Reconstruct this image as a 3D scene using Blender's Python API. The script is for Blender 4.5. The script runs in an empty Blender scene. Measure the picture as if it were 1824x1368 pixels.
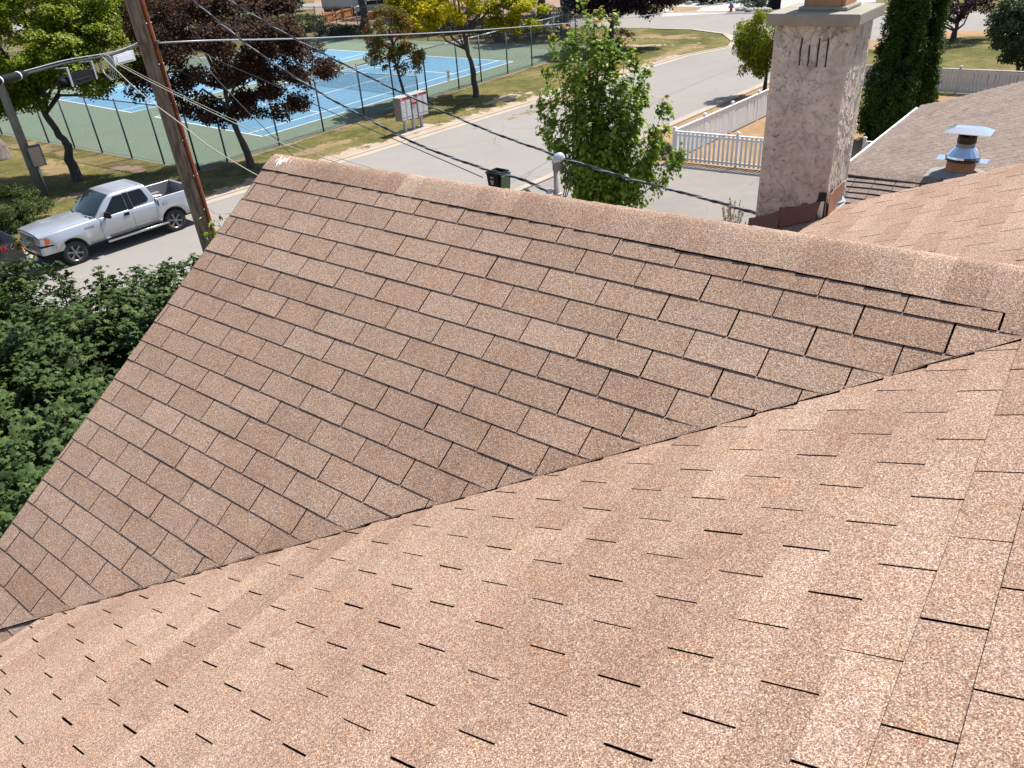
import bpy, math, random
import numpy as np
from mathutils import Vector, Matrix
random.seed(7); RNG = np.random.default_rng(7)
SC = bpy.context.scene
COL = SC.collection
R_ = math.radians

# ------------------------------------------------------------------ camera
CAMH = 8.92
PITCH, ROLL, FPX = 0.54698, 0.07518, 1364.7
_f = np.array([0, math.cos(PITCH), -math.sin(PITCH)]); _r = np.array([1., 0, 0]); _d = np.cross(_f, _r)
_c, _s = math.cos(ROLL), math.sin(ROLL)
CR = np.array([_c*_r+_s*_d, -_s*_r+_c*_d, _f])          # right, down, forward
cam = bpy.data.cameras.new('camera'); camo = bpy.data.objects.new('camera', cam); COL.objects.link(camo)
cam.sensor_width = 36; cam.lens = FPX/1824*36; cam.clip_start = 0.05; cam.clip_end = 2000
M = Matrix([[CR[0][0], -CR[1][0], -CR[2][0], 0], [CR[0][1], -CR[1][1], -CR[2][1], 0],
            [CR[0][2], -CR[1][2], -CR[2][2], CAMH], [0, 0, 0, 1]])
camo.matrix_world = M
SC.camera = camo
# ------------------------------------------------------------------ light
SUN_AZ, SUN_EL = R_(54.5), R_(58)                        # azimuth clockwise from +Y
w = bpy.data.worlds.new('World'); SC.world = w; w.use_nodes = True
nt = w.node_tree; nt.nodes.clear()
sky = nt.nodes.new('ShaderNodeTexSky'); sky.sky_type = 'NISHITA'; sky.sun_disc = False
sky.sun_elevation = SUN_EL; sky.sun_rotation = SUN_AZ; sky.altitude = 400; sky.air_density = 1.0; sky.dust_density = 1.5
bg = nt.nodes.new('ShaderNodeBackground'); bg.inputs[1].default_value = 0.10
out = nt.nodes.new('ShaderNodeOutputWorld')
nt.links.new(sky.outputs[0], bg.inputs[0]); nt.links.new(bg.outputs[0], out.inputs[0])
sl = bpy.data.lights.new('sun', 'SUN'); sl.energy = 4.6; sl.angle = R_(0.5); sl.color = (1.0, 0.968, 0.925)
so = bpy.data.objects.new('sun', sl); COL.objects.link(so)
sd = Vector((math.sin(SUN_AZ)*math.cos(SUN_EL), math.cos(SUN_AZ)*math.cos(SUN_EL), math.sin(SUN_EL)))
so.rotation_euler = (-sd).to_track_quat('-Z', 'Y').to_euler(); so.location = (0, 0, 40)
SC.view_settings.view_transform = 'Standard'; SC.view_settings.look = 'None'
SC.view_settings.exposure = 0.95; SC.view_settings.gamma = 1
SC.render.resolution_x = 1024; SC.render.resolution_y = 768
SC.render.engine = 'CYCLES'
try:
    SC.cycles.max_bounces = 6; SC.cycles.transparent_max_bounces = 16; SC.cycles.transmission_bounces = 3
    SC.cycles.caustics_reflective = False; SC.cycles.caustics_refractive = False
except Exception: pass

# ------------------------------------------------------------------ survey helpers (measured positions -> metres)
def ray(u, v): return np.array([(u-912)/FPX, (v-684)/FPX, 1.0]) @ CR
def G(u, v, h=0.):
    d = ray(u, v); t = (h-CAMH)/d[2]; return np.array([d[0]*t, d[1]*t, h])
def at(u, v, dist):
    d = ray(u, v); t = dist/math.hypot(d[0], d[1]); return np.array([d[0]*t, d[1]*t, d[2]*t+CAMH])

# ------------------------------------------------------------------ mesh builder
class MB:
    def __init__(s): s.v = []; s.f = []; s.t = []; s.mi = []; s.uv = None; s.sm = []
    def add(s, vs, fs, tint=0.5, mi=0, smooth=False):
        b = len(s.v); s.v += [tuple(map(float, x)) for x in vs]
        s.t += [tint]*len(vs)
        for f in fs: s.f.append(tuple(b+i for i in f)); s.mi.append(mi); s.sm.append(smooth)
        return b
    def box(s, lo, hi, tint=0.5, mi=0, m=None):
        x0, y0, z0 = lo; x1, y1, z1 = hi
        vs = [(x0,y0,z0),(x1,y0,z0),(x1,y1,z0),(x0,y1,z0),(x0,y0,z1),(x1,y0,z1),(x1,y1,z1),(x0,y1,z1)]
        if m is not None: vs = [tuple(m @ Vector(v)) for v in vs]
        s.add(vs, [(3,2,1,0),(4,5,6,7),(0,1,5,4),(1,2,6,5),(2,3,7,6),(3,0,4,7)], tint, mi)
    def obox(s, c, ax, ay, az, h, tint=0.5, mi=0):
        c = np.array(c, float); ax, ay, az = [np.array(a, float) for a in (ax, ay, az)]
        vs = [c+ax*h[0]*i+ay*h[1]*j+az*h[2]*k for k in (-1,1) for (i,j) in ((-1,-1),(1,-1),(1,1),(-1,1))]
        s.add(vs, [(3,2,1,0),(4,5,6,7),(0,1,5,4),(1,2,6,5),(2,3,7,6),(3,0,4,7)], tint, mi)
    def tube(s, pts, rad, n=8, tint=0.5, mi=0, cap=True, smooth=True):
        pts = [np.array(p, float) for p in pts]; k = len(pts)
        if not hasattr(rad, '__len__'): rad = [rad]*k
        b = None; rings = []
        prev = None
        for i, p in enumerate(pts):
            t = pts[min(i+1, k-1)]-pts[max(i-1, 0)]; t = t/(np.linalg.norm(t)+1e-9)
            if prev is None:
                a = np.array([0, 0, 1.]) if abs(t[2]) < .9 else np.array([1., 0, 0])
            else: a = prev
            x = a-t*(a@t); x /= np.linalg.norm(x)+1e-9; prev = x; y = np.cross(t, x)
            rings.append([p+rad[i]*(math.cos(2*math.pi*j/n)*x+math.sin(2*math.pi*j/n)*y) for j in range(n)])
        vs = [q for r in rings for q in r]; fs = []
        for i in range(k-1):
            for j in range(n):
                fs.append((i*n+j, i*n+(j+1) % n, (i+1)*n+(j+1) % n, (i+1)*n+j))
        if cap: fs.append(tuple(range(n-1, -1, -1))); fs.append(tuple((k-1)*n+j for j in range(n)))
        s.add(vs, fs, tint, mi, smooth)
    def prism(s, poly, z0, z1, tint=0.5, mi=0):
        n = len(poly)
        vs = [(p[0], p[1], z0) for p in poly]+[(p[0], p[1], z1) for p in poly]
        s.add(vs, [tuple(range(n-1, -1, -1)), tuple(range(n, 2*n))]+[(i, (i+1) % n, n+(i+1) % n, n+i) for i in range(n)], tint, mi)
    def lathe(s, c, prof, n=24, axis='z', tint=0.5, mi=0, smooth=True):
        vs = []; fs = []
        for (r, h) in prof:
            for j in range(n):
                a = 2*math.pi*j/n; x, y = r*math.cos(a), r*math.sin(a)
                if axis == 'z': vs.append((c[0]+x, c[1]+y, c[2]+h))
                elif axis == 'y': vs.append((c[0]+x, c[1]+h, c[2]+y))
                else: vs.append((c[0]+h, c[1]+x, c[2]+y))
        for i in range(len(prof)-1):
            for j in range(n): fs.append((i*n+j, i*n+(j+1) % n, (i+1)*n+(j+1) % n, (i+1)*n+j))
        s.add(vs, fs, tint, mi, smooth)
    def build(s, name, mat, parent=None, bevel=0, origin=None, noshade=False):
        me = bpy.data.meshes.new(name)
        vs = s.v
        if origin is not None: vs = [(x-origin[0], y-origin[1], z-origin[2]) for x, y, z in vs]
        me.from_pydata(vs, [], s.f)
        mats = mat if isinstance(mat, (list, tuple)) else [mat]
        for m in mats: me.materials.append(m)
        me.polygons.foreach_set('material_index', s.mi)
        me.polygons.foreach_set('use_smooth', s.sm)
        at_ = me.attributes.new('tint', 'FLOAT', 'POINT'); at_.data.foreach_set('value', s.t)
        if s.uv is not None:
            uvl = me.uv_layers.new(name='UVMap'); uvl.data.foreach_set('uv', np.array(s.uv, 'f').ravel())
        me.update()
        o = bpy.data.objects.new(name, me); COL.objects.link(o)
        if parent is not None: o.parent = parent
        if bevel:
            b = o.modifiers.new('bevel', 'BEVEL'); b.width = bevel; b.segments = 2; b.limit_method = 'ANGLE'; b.angle_limit = R_(40)
        return o

def np_mesh(name, V, F, tint, mat, parent=None, smooth=False):
    """V (n,3), F (m,k) all same size"""
    me = bpy.data.meshes.new(name); n, (m, k) = len(V), F.shape
    me.vertices.add(n); me.vertices.foreach_set('co', np.ascontiguousarray(V, 'f').ravel())
    me.loops.add(m*k); me.loops.foreach_set('vertex_index', np.ascontiguousarray(F, 'i').ravel())
    me.polygons.add(m); me.polygons.foreach_set('loop_start', np.arange(0, m*k, k, dtype='i'))
    try: me.polygons.foreach_set('loop_total', np.full(m, k, 'i'))
    except Exception: pass
    me.update(calc_edges=True); me.validate()
    a = me.attributes.new('tint', 'FLOAT', 'POINT'); a.data.foreach_set('value', np.ascontiguousarray(tint, 'f'))
    if smooth: me.polygons.foreach_set('use_smooth', np.ones(m, bool))
    me.materials.append(mat)
    o = bpy.data.objects.new(name, me); COL.objects.link(o)
    if parent is not None: o.parent = parent
    return o

def tag(o, label=None, cat=None, group=None, kind=None):
    if label: o['label'] = label
    if cat: o['category'] = cat
    if group: o['group'] = group
    if kind: o['kind'] = kind
    return o
def thing(name, label, cat, loc=(0, 0, 0), rz=0, group=None):
    o = bpy.data.objects.new(name, None); COL.objects.link(o); o.location = tuple(map(float, loc)); o.rotation_euler = (0, 0, rz)
    o.empty_display_size = .2
    return tag(o, label, cat, group)
def copy_tree(o, parent=None):
    c = o.copy(); COL.objects.link(c); c.parent = parent
    for ch in list(o.children): copy_tree(ch, c)
    return c
def text_mesh(name, s, size, mat, parent, loc, M3, ext=.002, bold=0.0):
    cu = bpy.data.curves.new(name, 'FONT'); cu.body = s; cu.size = size; cu.extrude = ext; cu.align_x = 'CENTER'; cu.align_y = 'CENTER'; cu.offset = bold
    o = bpy.data.objects.new(name+'_tmp', cu); COL.objects.link(o)
    bpy.context.view_layer.update()
    me = bpy.data.meshes.new_from_object(o.evaluated_get(bpy.context.evaluated_depsgraph_get()))
    bpy.data.objects.remove(o); me.name = name
    me.materials.clear(); me.materials.append(mat)
    t = bpy.data.objects.new(name, me); COL.objects.link(t); t.parent = parent
    t.matrix_local = Matrix.Translation(Vector(loc)) @ M3.to_4x4()
    return t

# ------------------------------------------------------------------ materials
def ramp(n, pts, interp='LINEAR'):
    r = n.new('ShaderNodeValToRGB'); r.color_ramp.interpolation = interp
    e = r.color_ramp.elements
    while len(e) > 1: e.remove(e[-1])
    e[0].position = pts[0][0]; e[0].color = (*pts[0][1], 1)
    for p, c in pts[1:]:
        x = e.new(p); x.color = (*c, 1)
    return r
def base_mat(name, col=(.5, .5, .5), rough=.7, metal=0., spec=.5):
    m = bpy.data.materials.new(name); m.use_nodes = True
    b = m.node_tree.nodes['Principled BSDF']
    b.inputs['Base Color'].default_value = (*col, 1); b.inputs['Roughness'].default_value = rough; b.inputs['Metallic'].default_value = metal
    b.inputs['Specular IOR Level'].default_value = spec
    return m, m.node_tree.nodes, m.node_tree.links, b
def coords(n, l):
    t = n.new('ShaderNodeTexCoord'); return t.outputs['Object']
def noise(n, l, co, scale, detail=3, rough=.55, dist=0):
    x = n.new('ShaderNodeTexNoise'); x.inputs['Scale'].default_value = scale; x.inputs['Detail'].default_value = detail
    x.inputs['Roughness'].default_value = rough; x.inputs['Distortion'].default_value = dist
    l.new(co, x.inputs['Vector']); return x.outputs['Fac']
def mixc(n, l, fac, a, b, mode='MIX'):
    m = n.new('ShaderNodeMix'); m.data_type = 'RGBA'; m.blend_type = mode
    for src, i in ((fac, 0), (a, 6), (b, 7)):
        if hasattr(src, 'default_value') or hasattr(src, 'links'): l.new(src, m.inputs[i])
        elif isinstance(src, tuple): m.inputs[i].default_value = (*src, 1)
        else: m.inputs[i].default_value = src
    return m.outputs[2]
def mth(n, l, op, a, b=0., c=0.):
    m = n.new('ShaderNodeMath'); m.operation = op
    for i, x in enumerate((a, b, c)):
        if hasattr(x, 'links'): l.new(x, m.inputs[i])
        else: m.inputs[i].default_value = x
    return m.outputs[0]
def mapr(n, l, v, a, b, c=0., d=1.):
    m = n.new('ShaderNodeMapRange'); l.new(v, m.inputs[0])
    for i, x in enumerate((a, b, c, d)): m.inputs[i+1].default_value = x
    return m.outputs[0]
def bump(n, l, h, strength, dist, b):
    x = n.new('ShaderNodeBump'); x.inputs['Strength'].default_value = strength; x.inputs['Distance'].default_value = dist
    l.new(h, x.inputs['Height']); l.new(x.outputs[0], b.inputs['Normal']); return x
def attr(n, name='tint'):
    a = n.new('ShaderNodeAttribute'); a.attribute_name = name; return a.outputs['Fac']
def plain(name, col, rough=.6, metal=0., var=.12, scale=6., bmp=0., spec=.5):
    m, n, l, b = base_mat(name, col, rough, metal, spec)
    co = coords(n, l); f = noise(n, l, co, scale, 4, .6)
    c = mixc(n, l, f, tuple(x*(1-var*1.6) for x in col), tuple(min(1, x*(1+var*1.6)) for x in col))
    l.new(c, b.inputs['Base Color'])
    if bmp: bump(n, l, noise(n, l, co, scale*8, 3), .6, bmp, b)
    return m

def mat_shingle(name, tones, grain=1.0, blotch=1.0, spot=False):
    """tones: dark granule, mid granule, light granule, plus two tab tints"""
    m, n, l, b = base_mat(name, tones[1], .93, 0, .25)
    co = coords(n, l); t = attr(n)
    v = n.new('ShaderNodeTexVoronoi'); v.inputs['Scale'].default_value = 480/grain; l.new(co, v.inputs['Vector'])
    sep = n.new('ShaderNodeSeparateColor'); l.new(v.outputs['Color'], sep.inputs[0])
    v2 = n.new('ShaderNodeTexVoronoi'); v2.inputs['Scale'].default_value = 290/grain; l.new(co, v2.inputs['Vector'])
    sep2 = n.new('ShaderNodeSeparateColor'); l.new(v2.outputs['Color'], sep2.inputs[0])
    nz = noise(n, l, co, 160/grain, 3, .6)
    g = mth(n, l, 'ADD', mth(n, l, 'MULTIPLY', sep.outputs[0], .46), mth(n, l, 'MULTIPLY', sep2.outputs[1], .34))
    g = mth(n, l, 'ADD', g, mth(n, l, 'MULTIPLY', mapr(n, l, nz, .25, .75), .20))
    g = mth(n, l, 'ADD', g, mth(n, l, 'MULTIPLY', mth(n, l, 'SUBTRACT', t, .5), .17))
    r = ramp(n, [(.13, tones[0]), (.35, tuple(.5*(a+c) for a, c in zip(tones[0], tones[1]))), (.52, tones[1]), (.71, tones[2]), (.92, tones[3])])
    l.new(g, r.inputs[0])
    # every tab leans to one of two casts, plus weather blotches wider than a tab
    wn = n.new('ShaderNodeTexWhiteNoise'); wn.noise_dimensions = '1D'; l.new(mth(n, l, 'MULTIPLY', t, 917.), wn.inputs['W'])
    # single granules stray to rust, plum or straw
    hr = ramp(n, [(0, (1.30, .86, .60)), (.18, (1.12, .95, .80)), (.45, (1, 1, 1)), (.68, (1, 1, 1)), (.84, (1.04, 1.02, .74)), (1, (.80, .82, 1.12))])
    l.new(sep.outputs[2], hr.inputs[0]); hc = mixc(n, l, .7, r.outputs[0], hr.outputs[0], 'MULTIPLY')
    pr = ramp(n, [(.30, (1.12, .96, .80)), (.43, (1, 1, 1)), (.55, (1, 1, 1)), (.63, (.96, .97, 1.10)), (.72, (1.06, 1.04, .84))]); l.new(noise(n, l, co, 8.5, 4, .65, .8), pr.inputs[0]); hc = mixc(n, l, .5, hc, pr.outputs[0], 'MULTIPLY')
    c = mixc(n, l, mapr(n, l, wn.outputs['Value'], 0, 1, 0, .42), hc, tones[4], 'MULTIPLY')
    bl = noise(n, l, co, 1.3, 5, .62, .6)
    c = mixc(n, l, mapr(n, l, bl, .50, .72, 0, .5*blotch), c, tones[5], 'MULTIPLY')
    bl2 = noise(n, l, co, 7., 4, .6)
    c = mixc(n, l, mapr(n, l, bl2, .52, .75, 0, .35*blotch), c, tones[5], 'MULTIPLY')
    l.new(c, b.inputs['Base Color'])
    bump(n, l, mth(n, l, 'ADD', sep.outputs[0], mth(n, l, 'MULTIPLY', nz, 2.)), .55, .0022*grain, b)
    return m
def mat_leaf(name, cols, trans=.25, rough=.5, dark=None):
    m = bpy.data.materials.new(name); m.use_nodes = True; n = m.node_tree.nodes; l = m.node_tree.links
    b = n['Principled BSDF']; b.inputs['Roughness'].default_value = rough; b.inputs['Specular IOR Level'].default_value = .22
    t = attr(n); k = len(cols)
    r = ramp(n, [(i/(k-1), c) for i, c in enumerate(cols)]); l.new(t, r.inputs[0]); l.new(r.outputs[0], b.inputs['Base Color'])
    tr = n.new('ShaderNodeBsdfTranslucent'); l.new(mixc(n, l, .6, r.outputs[0], (1., 1., .45), 'MULTIPLY'), tr.inputs[0])
    mx = n.new('ShaderNodeMixShader'); mx.inputs[0].default_value = trans
    l.new(b.outputs[0], mx.inputs[1]); l.new(tr.outputs[0], mx.inputs[2]); l.new(mx.outputs[0], n['Material Output'].inputs[0])
    return m
def mat_bark(name, a, c, scale=14):
    m, n, l, b = base_mat(name, a, .9)
    co = coords(n, l); mp = n.new('ShaderNodeMapping'); mp.inputs['Scale'].default_value = (1, 1, .18); l.new(co, mp.inputs[0])
    f = noise(n, l, mp.outputs[0], scale, 5, .65); l.new(mixc(n, l, mapr(n, l, f, .35, .65), a, c), b.inputs['Base Color'])
    bump(n, l, f, .9, .03, b); return m
def mat_ground(name, stops, s1=.35, s2=2.5, fine=28., bmp=.03, rough=.95, ragged=None, fc=.45):
    m, n, l, b = base_mat(name, stops[0][1], rough, 0, .1)
    co = coords(n, l)
    f = mth(n, l, 'ADD', mth(n, l, 'MULTIPLY', noise(n, l, co, s1, 4, .6, .5), .5), mth(n, l, 'MULTIPLY', noise(n, l, co, s2, 5, .65), .3))
    ff = noise(n, l, co, fine, 4, .7)
    f = mth(n, l, 'ADD', f, mth(n, l, 'MULTIPLY', ff, .2))
    r = ramp(n, stops); l.new(f, r.inputs[0])
    c = mixc(n, l, mapr(n, l, ff, .3, .7, .55, 0), r.outputs[0], (fc, fc, fc*.9), 'MULTIPLY')
    l.new(c, b.inputs['Base Color']); bump(n, l, ff, .8, bmp, b)
    if ragged:
        rn = noise(n, l, co, ragged, 6, .72); a = mth(n, l, 'ADD', attr(n), mth(n, l, 'MULTIPLY', mth(n, l, 'SUBTRACT', rn, .5), 2.6))
        l.new(mapr(n, l, a, .42, .58), b.inputs['Alpha'])
    return m
SH = dict()
M_roof = mat_shingle('shingle_brown', [(.085, .048, .034), (.280, .190, .138), (.460, .348, .266), (.68, .59, .51), (.88, .76, .72), (.66, .58, .53)])
M_slot = plain('shingle_edge_dark', (.017, .010, .008), .95, var=.3, scale=60, spec=0.)
M_roof2 = mat_shingle('shingle_taupe', [(.095, .07, .058), (.205, .165, .14), (.295, .24, .205), (.39, .33, .29), (.58, .56, .56), (.58, .55, .54)], grain=3.5)
M_slot2 = plain('shingle_taupe_edge', (.05, .03, .025), .95, var=.3, scale=30)
M_fencef = plain('weathered_fence_paint', (.50, .49, .47), .7, var=.12, scale=3)
M_white = plain('white_paint', (.70, .70, .70), .55, var=.06, scale=9)
M_trim = plain('fascia_brown', (.13, .07, .05), .6, var=.15)
M_wallst = plain('house_wall_stucco', (.42, .36, .30), .9, var=.1, scale=10, bmp=.004)
M_flash = plain('brown_flashing', (.135, .052, .038), .42, var=.22, scale=14)
M_flash2 = plain('brown_flashing_faded', (.30, .15, .095), .5, var=.25, scale=12)
M_tar = plain('tar', (.012, .010, .010), .7, var=.2)
M_galv = plain('bare_aluminium', (.62, .66, .70), .32, .9, var=.12, scale=8)
M_terra = plain('terracotta', (.42, .20, .10), .85, var=.16, scale=18, bmp=.003)
M_black = plain('black_plastic', (.009, .009, .010), .6, var=.15, spec=.12)
M_rub = plain('tyre_rubber', (.022, .022, .022), .82, var=.2, scale=20, bmp=.004)
M_cable = plain('black_cable', (.02, .02, .022), .5, var=.2)
M_cableg = plain('grey_cable', (.30, .31, .33), .45, .35, var=.1)
M_cablec = plain('cream_cable', (.38, .36, .30), .6, var=.1)
M_steel = plain('galvanised_post', (.10, .11, .12), .5, .5, var=.2)
M_steelL = plain('galvanised_bright', (.40, .42, .44), .42, .6, var=.15)
M_wood = mat_bark('pole_wood', (.14, .080, .048), (.36, .235, .150), 18)
M_woodg = mat_bark('pole_wood_grey', (.17, .15, .125), (.27, .245, .21), 16)
M_rust = plain('rust_guard', (.15, .040, .018), .9, var=.5, scale=14, spec=.1)
M_bark = mat_bark('bark_dark', (.035, .026, .02), (.095, .07, .055), 16)
M_barkg = mat_bark('bark_grey', (.07, .058, .05), (.17, .14, .12), 10)
M_concrete = mat_ground('kerb_concrete', [(.25, (.30, .25, .20)), (.5, (.40, .34, .275)), (.8, (.47, .41, .34))], .8, 5, 60, .004)
M_asphalt = mat_ground('road_asphalt', [(.25, (.225, .203, .182)), (.5, (.26, .238, .216)), (.8, (.30, .276, .253))], .12, 1.2, 55, .006, fc=.70)
M_drive = mat_ground('driveway_asphalt', [(.25, (.205, .184, .163)), (.5, (.245, .222, .198)), (.8, (.295, .27, .243))], .3, 1.6, 45, .006, fc=.65)
M_grass = mat_ground('lawn_grass', [(.30, (.045, .058, .016)), (.44, (.095, .095, .030)), (.53, (.17, .138, .06)), (.66, (.28, .205, .115))], .16, 1.1, 16, .06)
M_grassg = mat_ground('verge_grass', [(.36, (.050, .062, .014)), (.46, (.105, .104, .028)), (.55, (.19, .155, .058)), (.66, (.30, .225, .12))], .22, 1.6, 9, .08, fc=.30)
M_dry = mat_ground('dry_straw', [(.3, (.20, .125, .060)), (.5, (.335, .215, .115)), (.75, (.45, .31, .185))], .5, 3, 26, .04)
M_sand = mat_ground('sandy_edge', [(.3, (.36, .27, .19)), (.5, (.46, .36, .27)), (.75, (.52, .42, .33))], .8, 3, 40, .01)
M_gravel = mat_ground('gravel', [(.3, (.30, .28, .25)), (.5, (.42, .40, .37)), (.75, (.55, .53, .50))], 1.5, 8, 30, .02)
M_soil = mat_ground('bare_soil', [(.3, (.20, .13, .09)), (.5, (.30, .20, .14)), (.75, (.40, .29, .22))], .4, 3, 26, .03)
M_soilr = mat_ground('worn_soil', [(.3, (.14, .095, .065)), (.5, (.22, .155, .11)), (.75, (.32, .24, .18))], .4, 3, 26, .03, ragged=1.6)
M_sandr = mat_ground('worn_sand', [(.3, (.30, .225, .155)), (.5, (.40, .31, .23)), (.75, (.48, .385, .30))], .8, 3, 40, .01, ragged=1.4)
M_dryr = mat_ground('worn_straw', [(.3, (.17, .12, .055)), (.5, (.27, .195, .10)), (.75, (.38, .28, .165))], .5, 3, 26, .04, ragged=.8)
M_cgreen = mat_ground('court_green', [(.25, (.130, .168, .120)), (.5, (.158, .198, .145)), (.8, (.185, .225, .165))], .10, .7, 50, .002)
M_cblue = mat_ground('court_blue', [(.25, (.100, .220, .325)), (.5, (.130, .262, .372)), (.8, (.165, .300, .41))], .12, .8, 50, .002)
M_line = plain('court_line_white', (.52, .54, .53), .7, var=.12, scale=2)
M_rock = mat_ground('rock', [(.3, (.07, .055, .05)), (.5, (.14, .11, .10)), (.8, (.23, .19, .17))], 3, 9, 40, .02)
M_red = plain('red_paint', (.50, .02, .022), .5, var=.1)
M_mailg = plain('mailbox_grey', (.40, .40, .41), .45, .2, var=.1)
M_mailside = plain('mailbox_side_mottled', (.23, .21, .185), .6, var=.45, scale=16)
M_dark = plain('dark_slate', (.04, .04, .045), .6, var=.2)
M_binl = plain('bin_lid_green', (.07, .12, .05), .5, var=.12)
M_text = plain('white_lettering', (.78, .78, .78), .6, var=.03)
M_caravan = plain('trailer_shell', (.50, .49, .46), .5, var=.1)
M_cedarw = plain('new_cedar_board', (.42, .19, .07), .8, var=.2, scale=4)
M_bag = plain('white_sack', (.62, .58, .55), .75, var=.1)
M_tan = plain('meter_panel_tan', (.44, .33, .24), .6, var=.1)
# leaves
L_maple = mat_leaf('leaf_green_maple', [(.07, .105, .006), (.14, .19, .008), (.235, .27, .012), (.36, .37, .025)], .36)
L_red = mat_leaf('leaf_dark_red', [(.018, .012, .008), (.038, .022, .012), (.080, .034, .018), (.17, .055, .028)], .26, .75)
L_rowan = mat_leaf('leaf_rowan', [(.09, .10, .018), (.15, .14, .028), (.24, .18, .045), (.28, .13, .05)], .3)
L_berry = plain('orange_red_berries', (.42, .045, .012), .5, var=.2)
L_yel = mat_leaf('leaf_yellow_locust', [(.13, .17, .010), (.26, .29, .012), (.50, .44, .012), (.74, .58, .012)], .42)
L_fresh = mat_leaf('leaf_fresh_maple', [(.075, .14, .010), (.125, .21, .016), (.20, .30, .028), (.30, .38, .06), (.34, .38, .08), (.42, .27, .07)], .36, .36)
L_tip = mat_leaf('leaf_orange_tip', [(.22, .14, .04), (.34, .16, .06), (.40, .2, .08)], .3)
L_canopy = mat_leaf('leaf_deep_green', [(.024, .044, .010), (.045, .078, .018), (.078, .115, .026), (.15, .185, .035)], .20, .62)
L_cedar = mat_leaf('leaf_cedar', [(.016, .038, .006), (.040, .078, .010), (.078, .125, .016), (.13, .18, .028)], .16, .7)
L_plum = mat_leaf('leaf_purple_plum', [(.022, .012, .020), (.042, .022, .034), (.075, .040, .055), (.11, .07, .08)], .18)
L_black = mat_leaf('leaf_black_purple', [(.010, .007, .010), (.018, .011, .015), (.034, .018, .024), (.055, .03, .035)], .12, .35)
L_willow = mat_leaf('leaf_caragana', [(.12, .15, .008), (.20, .24, .012), (.30, .33, .016), (.42, .42, .03)], .38)
L_juni = mat_leaf('leaf_juniper', [(.035, .055, .014), (.060, .085, .020), (.095, .12, .030), (.13, .14, .05)], .12, .7)
L_bushd = mat_leaf('leaf_shrub_dark', [(.022, .036, .012), (.04, .062, .018), (.065, .09, .025), (.11, .11, .04)], .15)
L_farg = mat_leaf('leaf_far_green', [(.020, .030, .012), (.035, .05, .016), (.055, .075, .022), (.085, .105, .03)], .15)
L_grey = mat_leaf('leaf_grey_juniper', [(.05, .065, .04), (.085, .10, .065), (.12, .135, .09), (.16, .17, .12)], .1, .7)
L_grass = mat_leaf('dry_plume', [(.30, .2, .12), (.42, .30, .2), (.5, .38, .27)], .2, .8)

# hairline cracks and sealed joints in the old asphalt
def add_cracks(m, scale, w0, col, fac, warp=.6):
    n = m.node_tree.nodes; l = m.node_tree.links; b = n['Principled BSDF']; src = b.inputs['Base Color'].links[0].from_socket
    co = coords(n, l); nz = n.new('ShaderNodeTexNoise'); nz.inputs['Scale'].default_value = scale*3; nz.inputs['Detail'].default_value = 5; l.new(co, nz.inputs['Vector'])
    mx = n.new('ShaderNodeVectorMath'); mx.operation = 'MULTIPLY_ADD'; l.new(nz.outputs['Color'], mx.inputs[0]); mx.inputs[1].default_value = (warp/scale*.5,)*3; l.new(co, mx.inputs[2])
    v = n.new('ShaderNodeTexVoronoi'); v.feature = 'DISTANCE_TO_EDGE'; v.inputs['Scale'].default_value = scale; l.new(mx.outputs[0], v.inputs['Vector'])
    k = mapr(n, l, v.outputs['Distance'], 0, w0, 1, 0); g = mapr(n, l, noise(n, l, co, scale*.8, 3), .45, .6, 0, fac)
    l.new(mixc(n, l, mth(n, l, 'MULTIPLY', k, g), src, col), b.inputs['Base Color'])
add_cracks(M_asphalt, .16, .006, (.10, .09, .085), .75); add_cracks(M_drive, .28, .009, (.11, .10, .09), .7)

def add_knots(m):
    n = m.node_tree.nodes; l = m.node_tree.links; b = n['Principled BSDF']; src = b.inputs['Base Color'].links[0].from_socket; co = coords(n, l)
    mp = n.new('ShaderNodeMapping'); mp.inputs['Scale'].default_value = (5, 5, 1.7); l.new(co, mp.inputs[0])
    v = n.new('ShaderNodeTexVoronoi'); v.inputs['Scale'].default_value = 1.0; l.new(mp.outputs[0], v.inputs['Vector'])
    l.new(mixc(n, l, mapr(n, l, v.outputs['Distance'], .07, .16, .85, 0), src, (.05, .028, .018)), b.inputs['Base Color'])
add_knots(M_wood)
# ================================================================== SETTING
def sheet(name, poly, z, mat, kind='structure'):
    mb = MB(); mb.add([(p[0], p[1], z) for p in poly], [tuple(range(len(poly)))])
    o = mb.build(name, mat)
    if kind: o['kind'] = kind
    return o
def strip(a, b, wid, side=1):
    a, b = np.array(a[:2], float), np.array(b[:2], float); t = (b-a)/np.linalg.norm(b-a); n = np.array([-t[1], t[0]])*side
    return [a, b, b+n*wid, a+n*wid]
def ext(a, b, ta, tb):
    a, b = np.array(a[:2], float), np.array(b[:2], float); d = b-a
    return a+d*ta, a+d*tb
sheet('ground', [(-260, -60), (260, -60), (260, 420), (-260, 420)], 0, M_grass)
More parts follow.
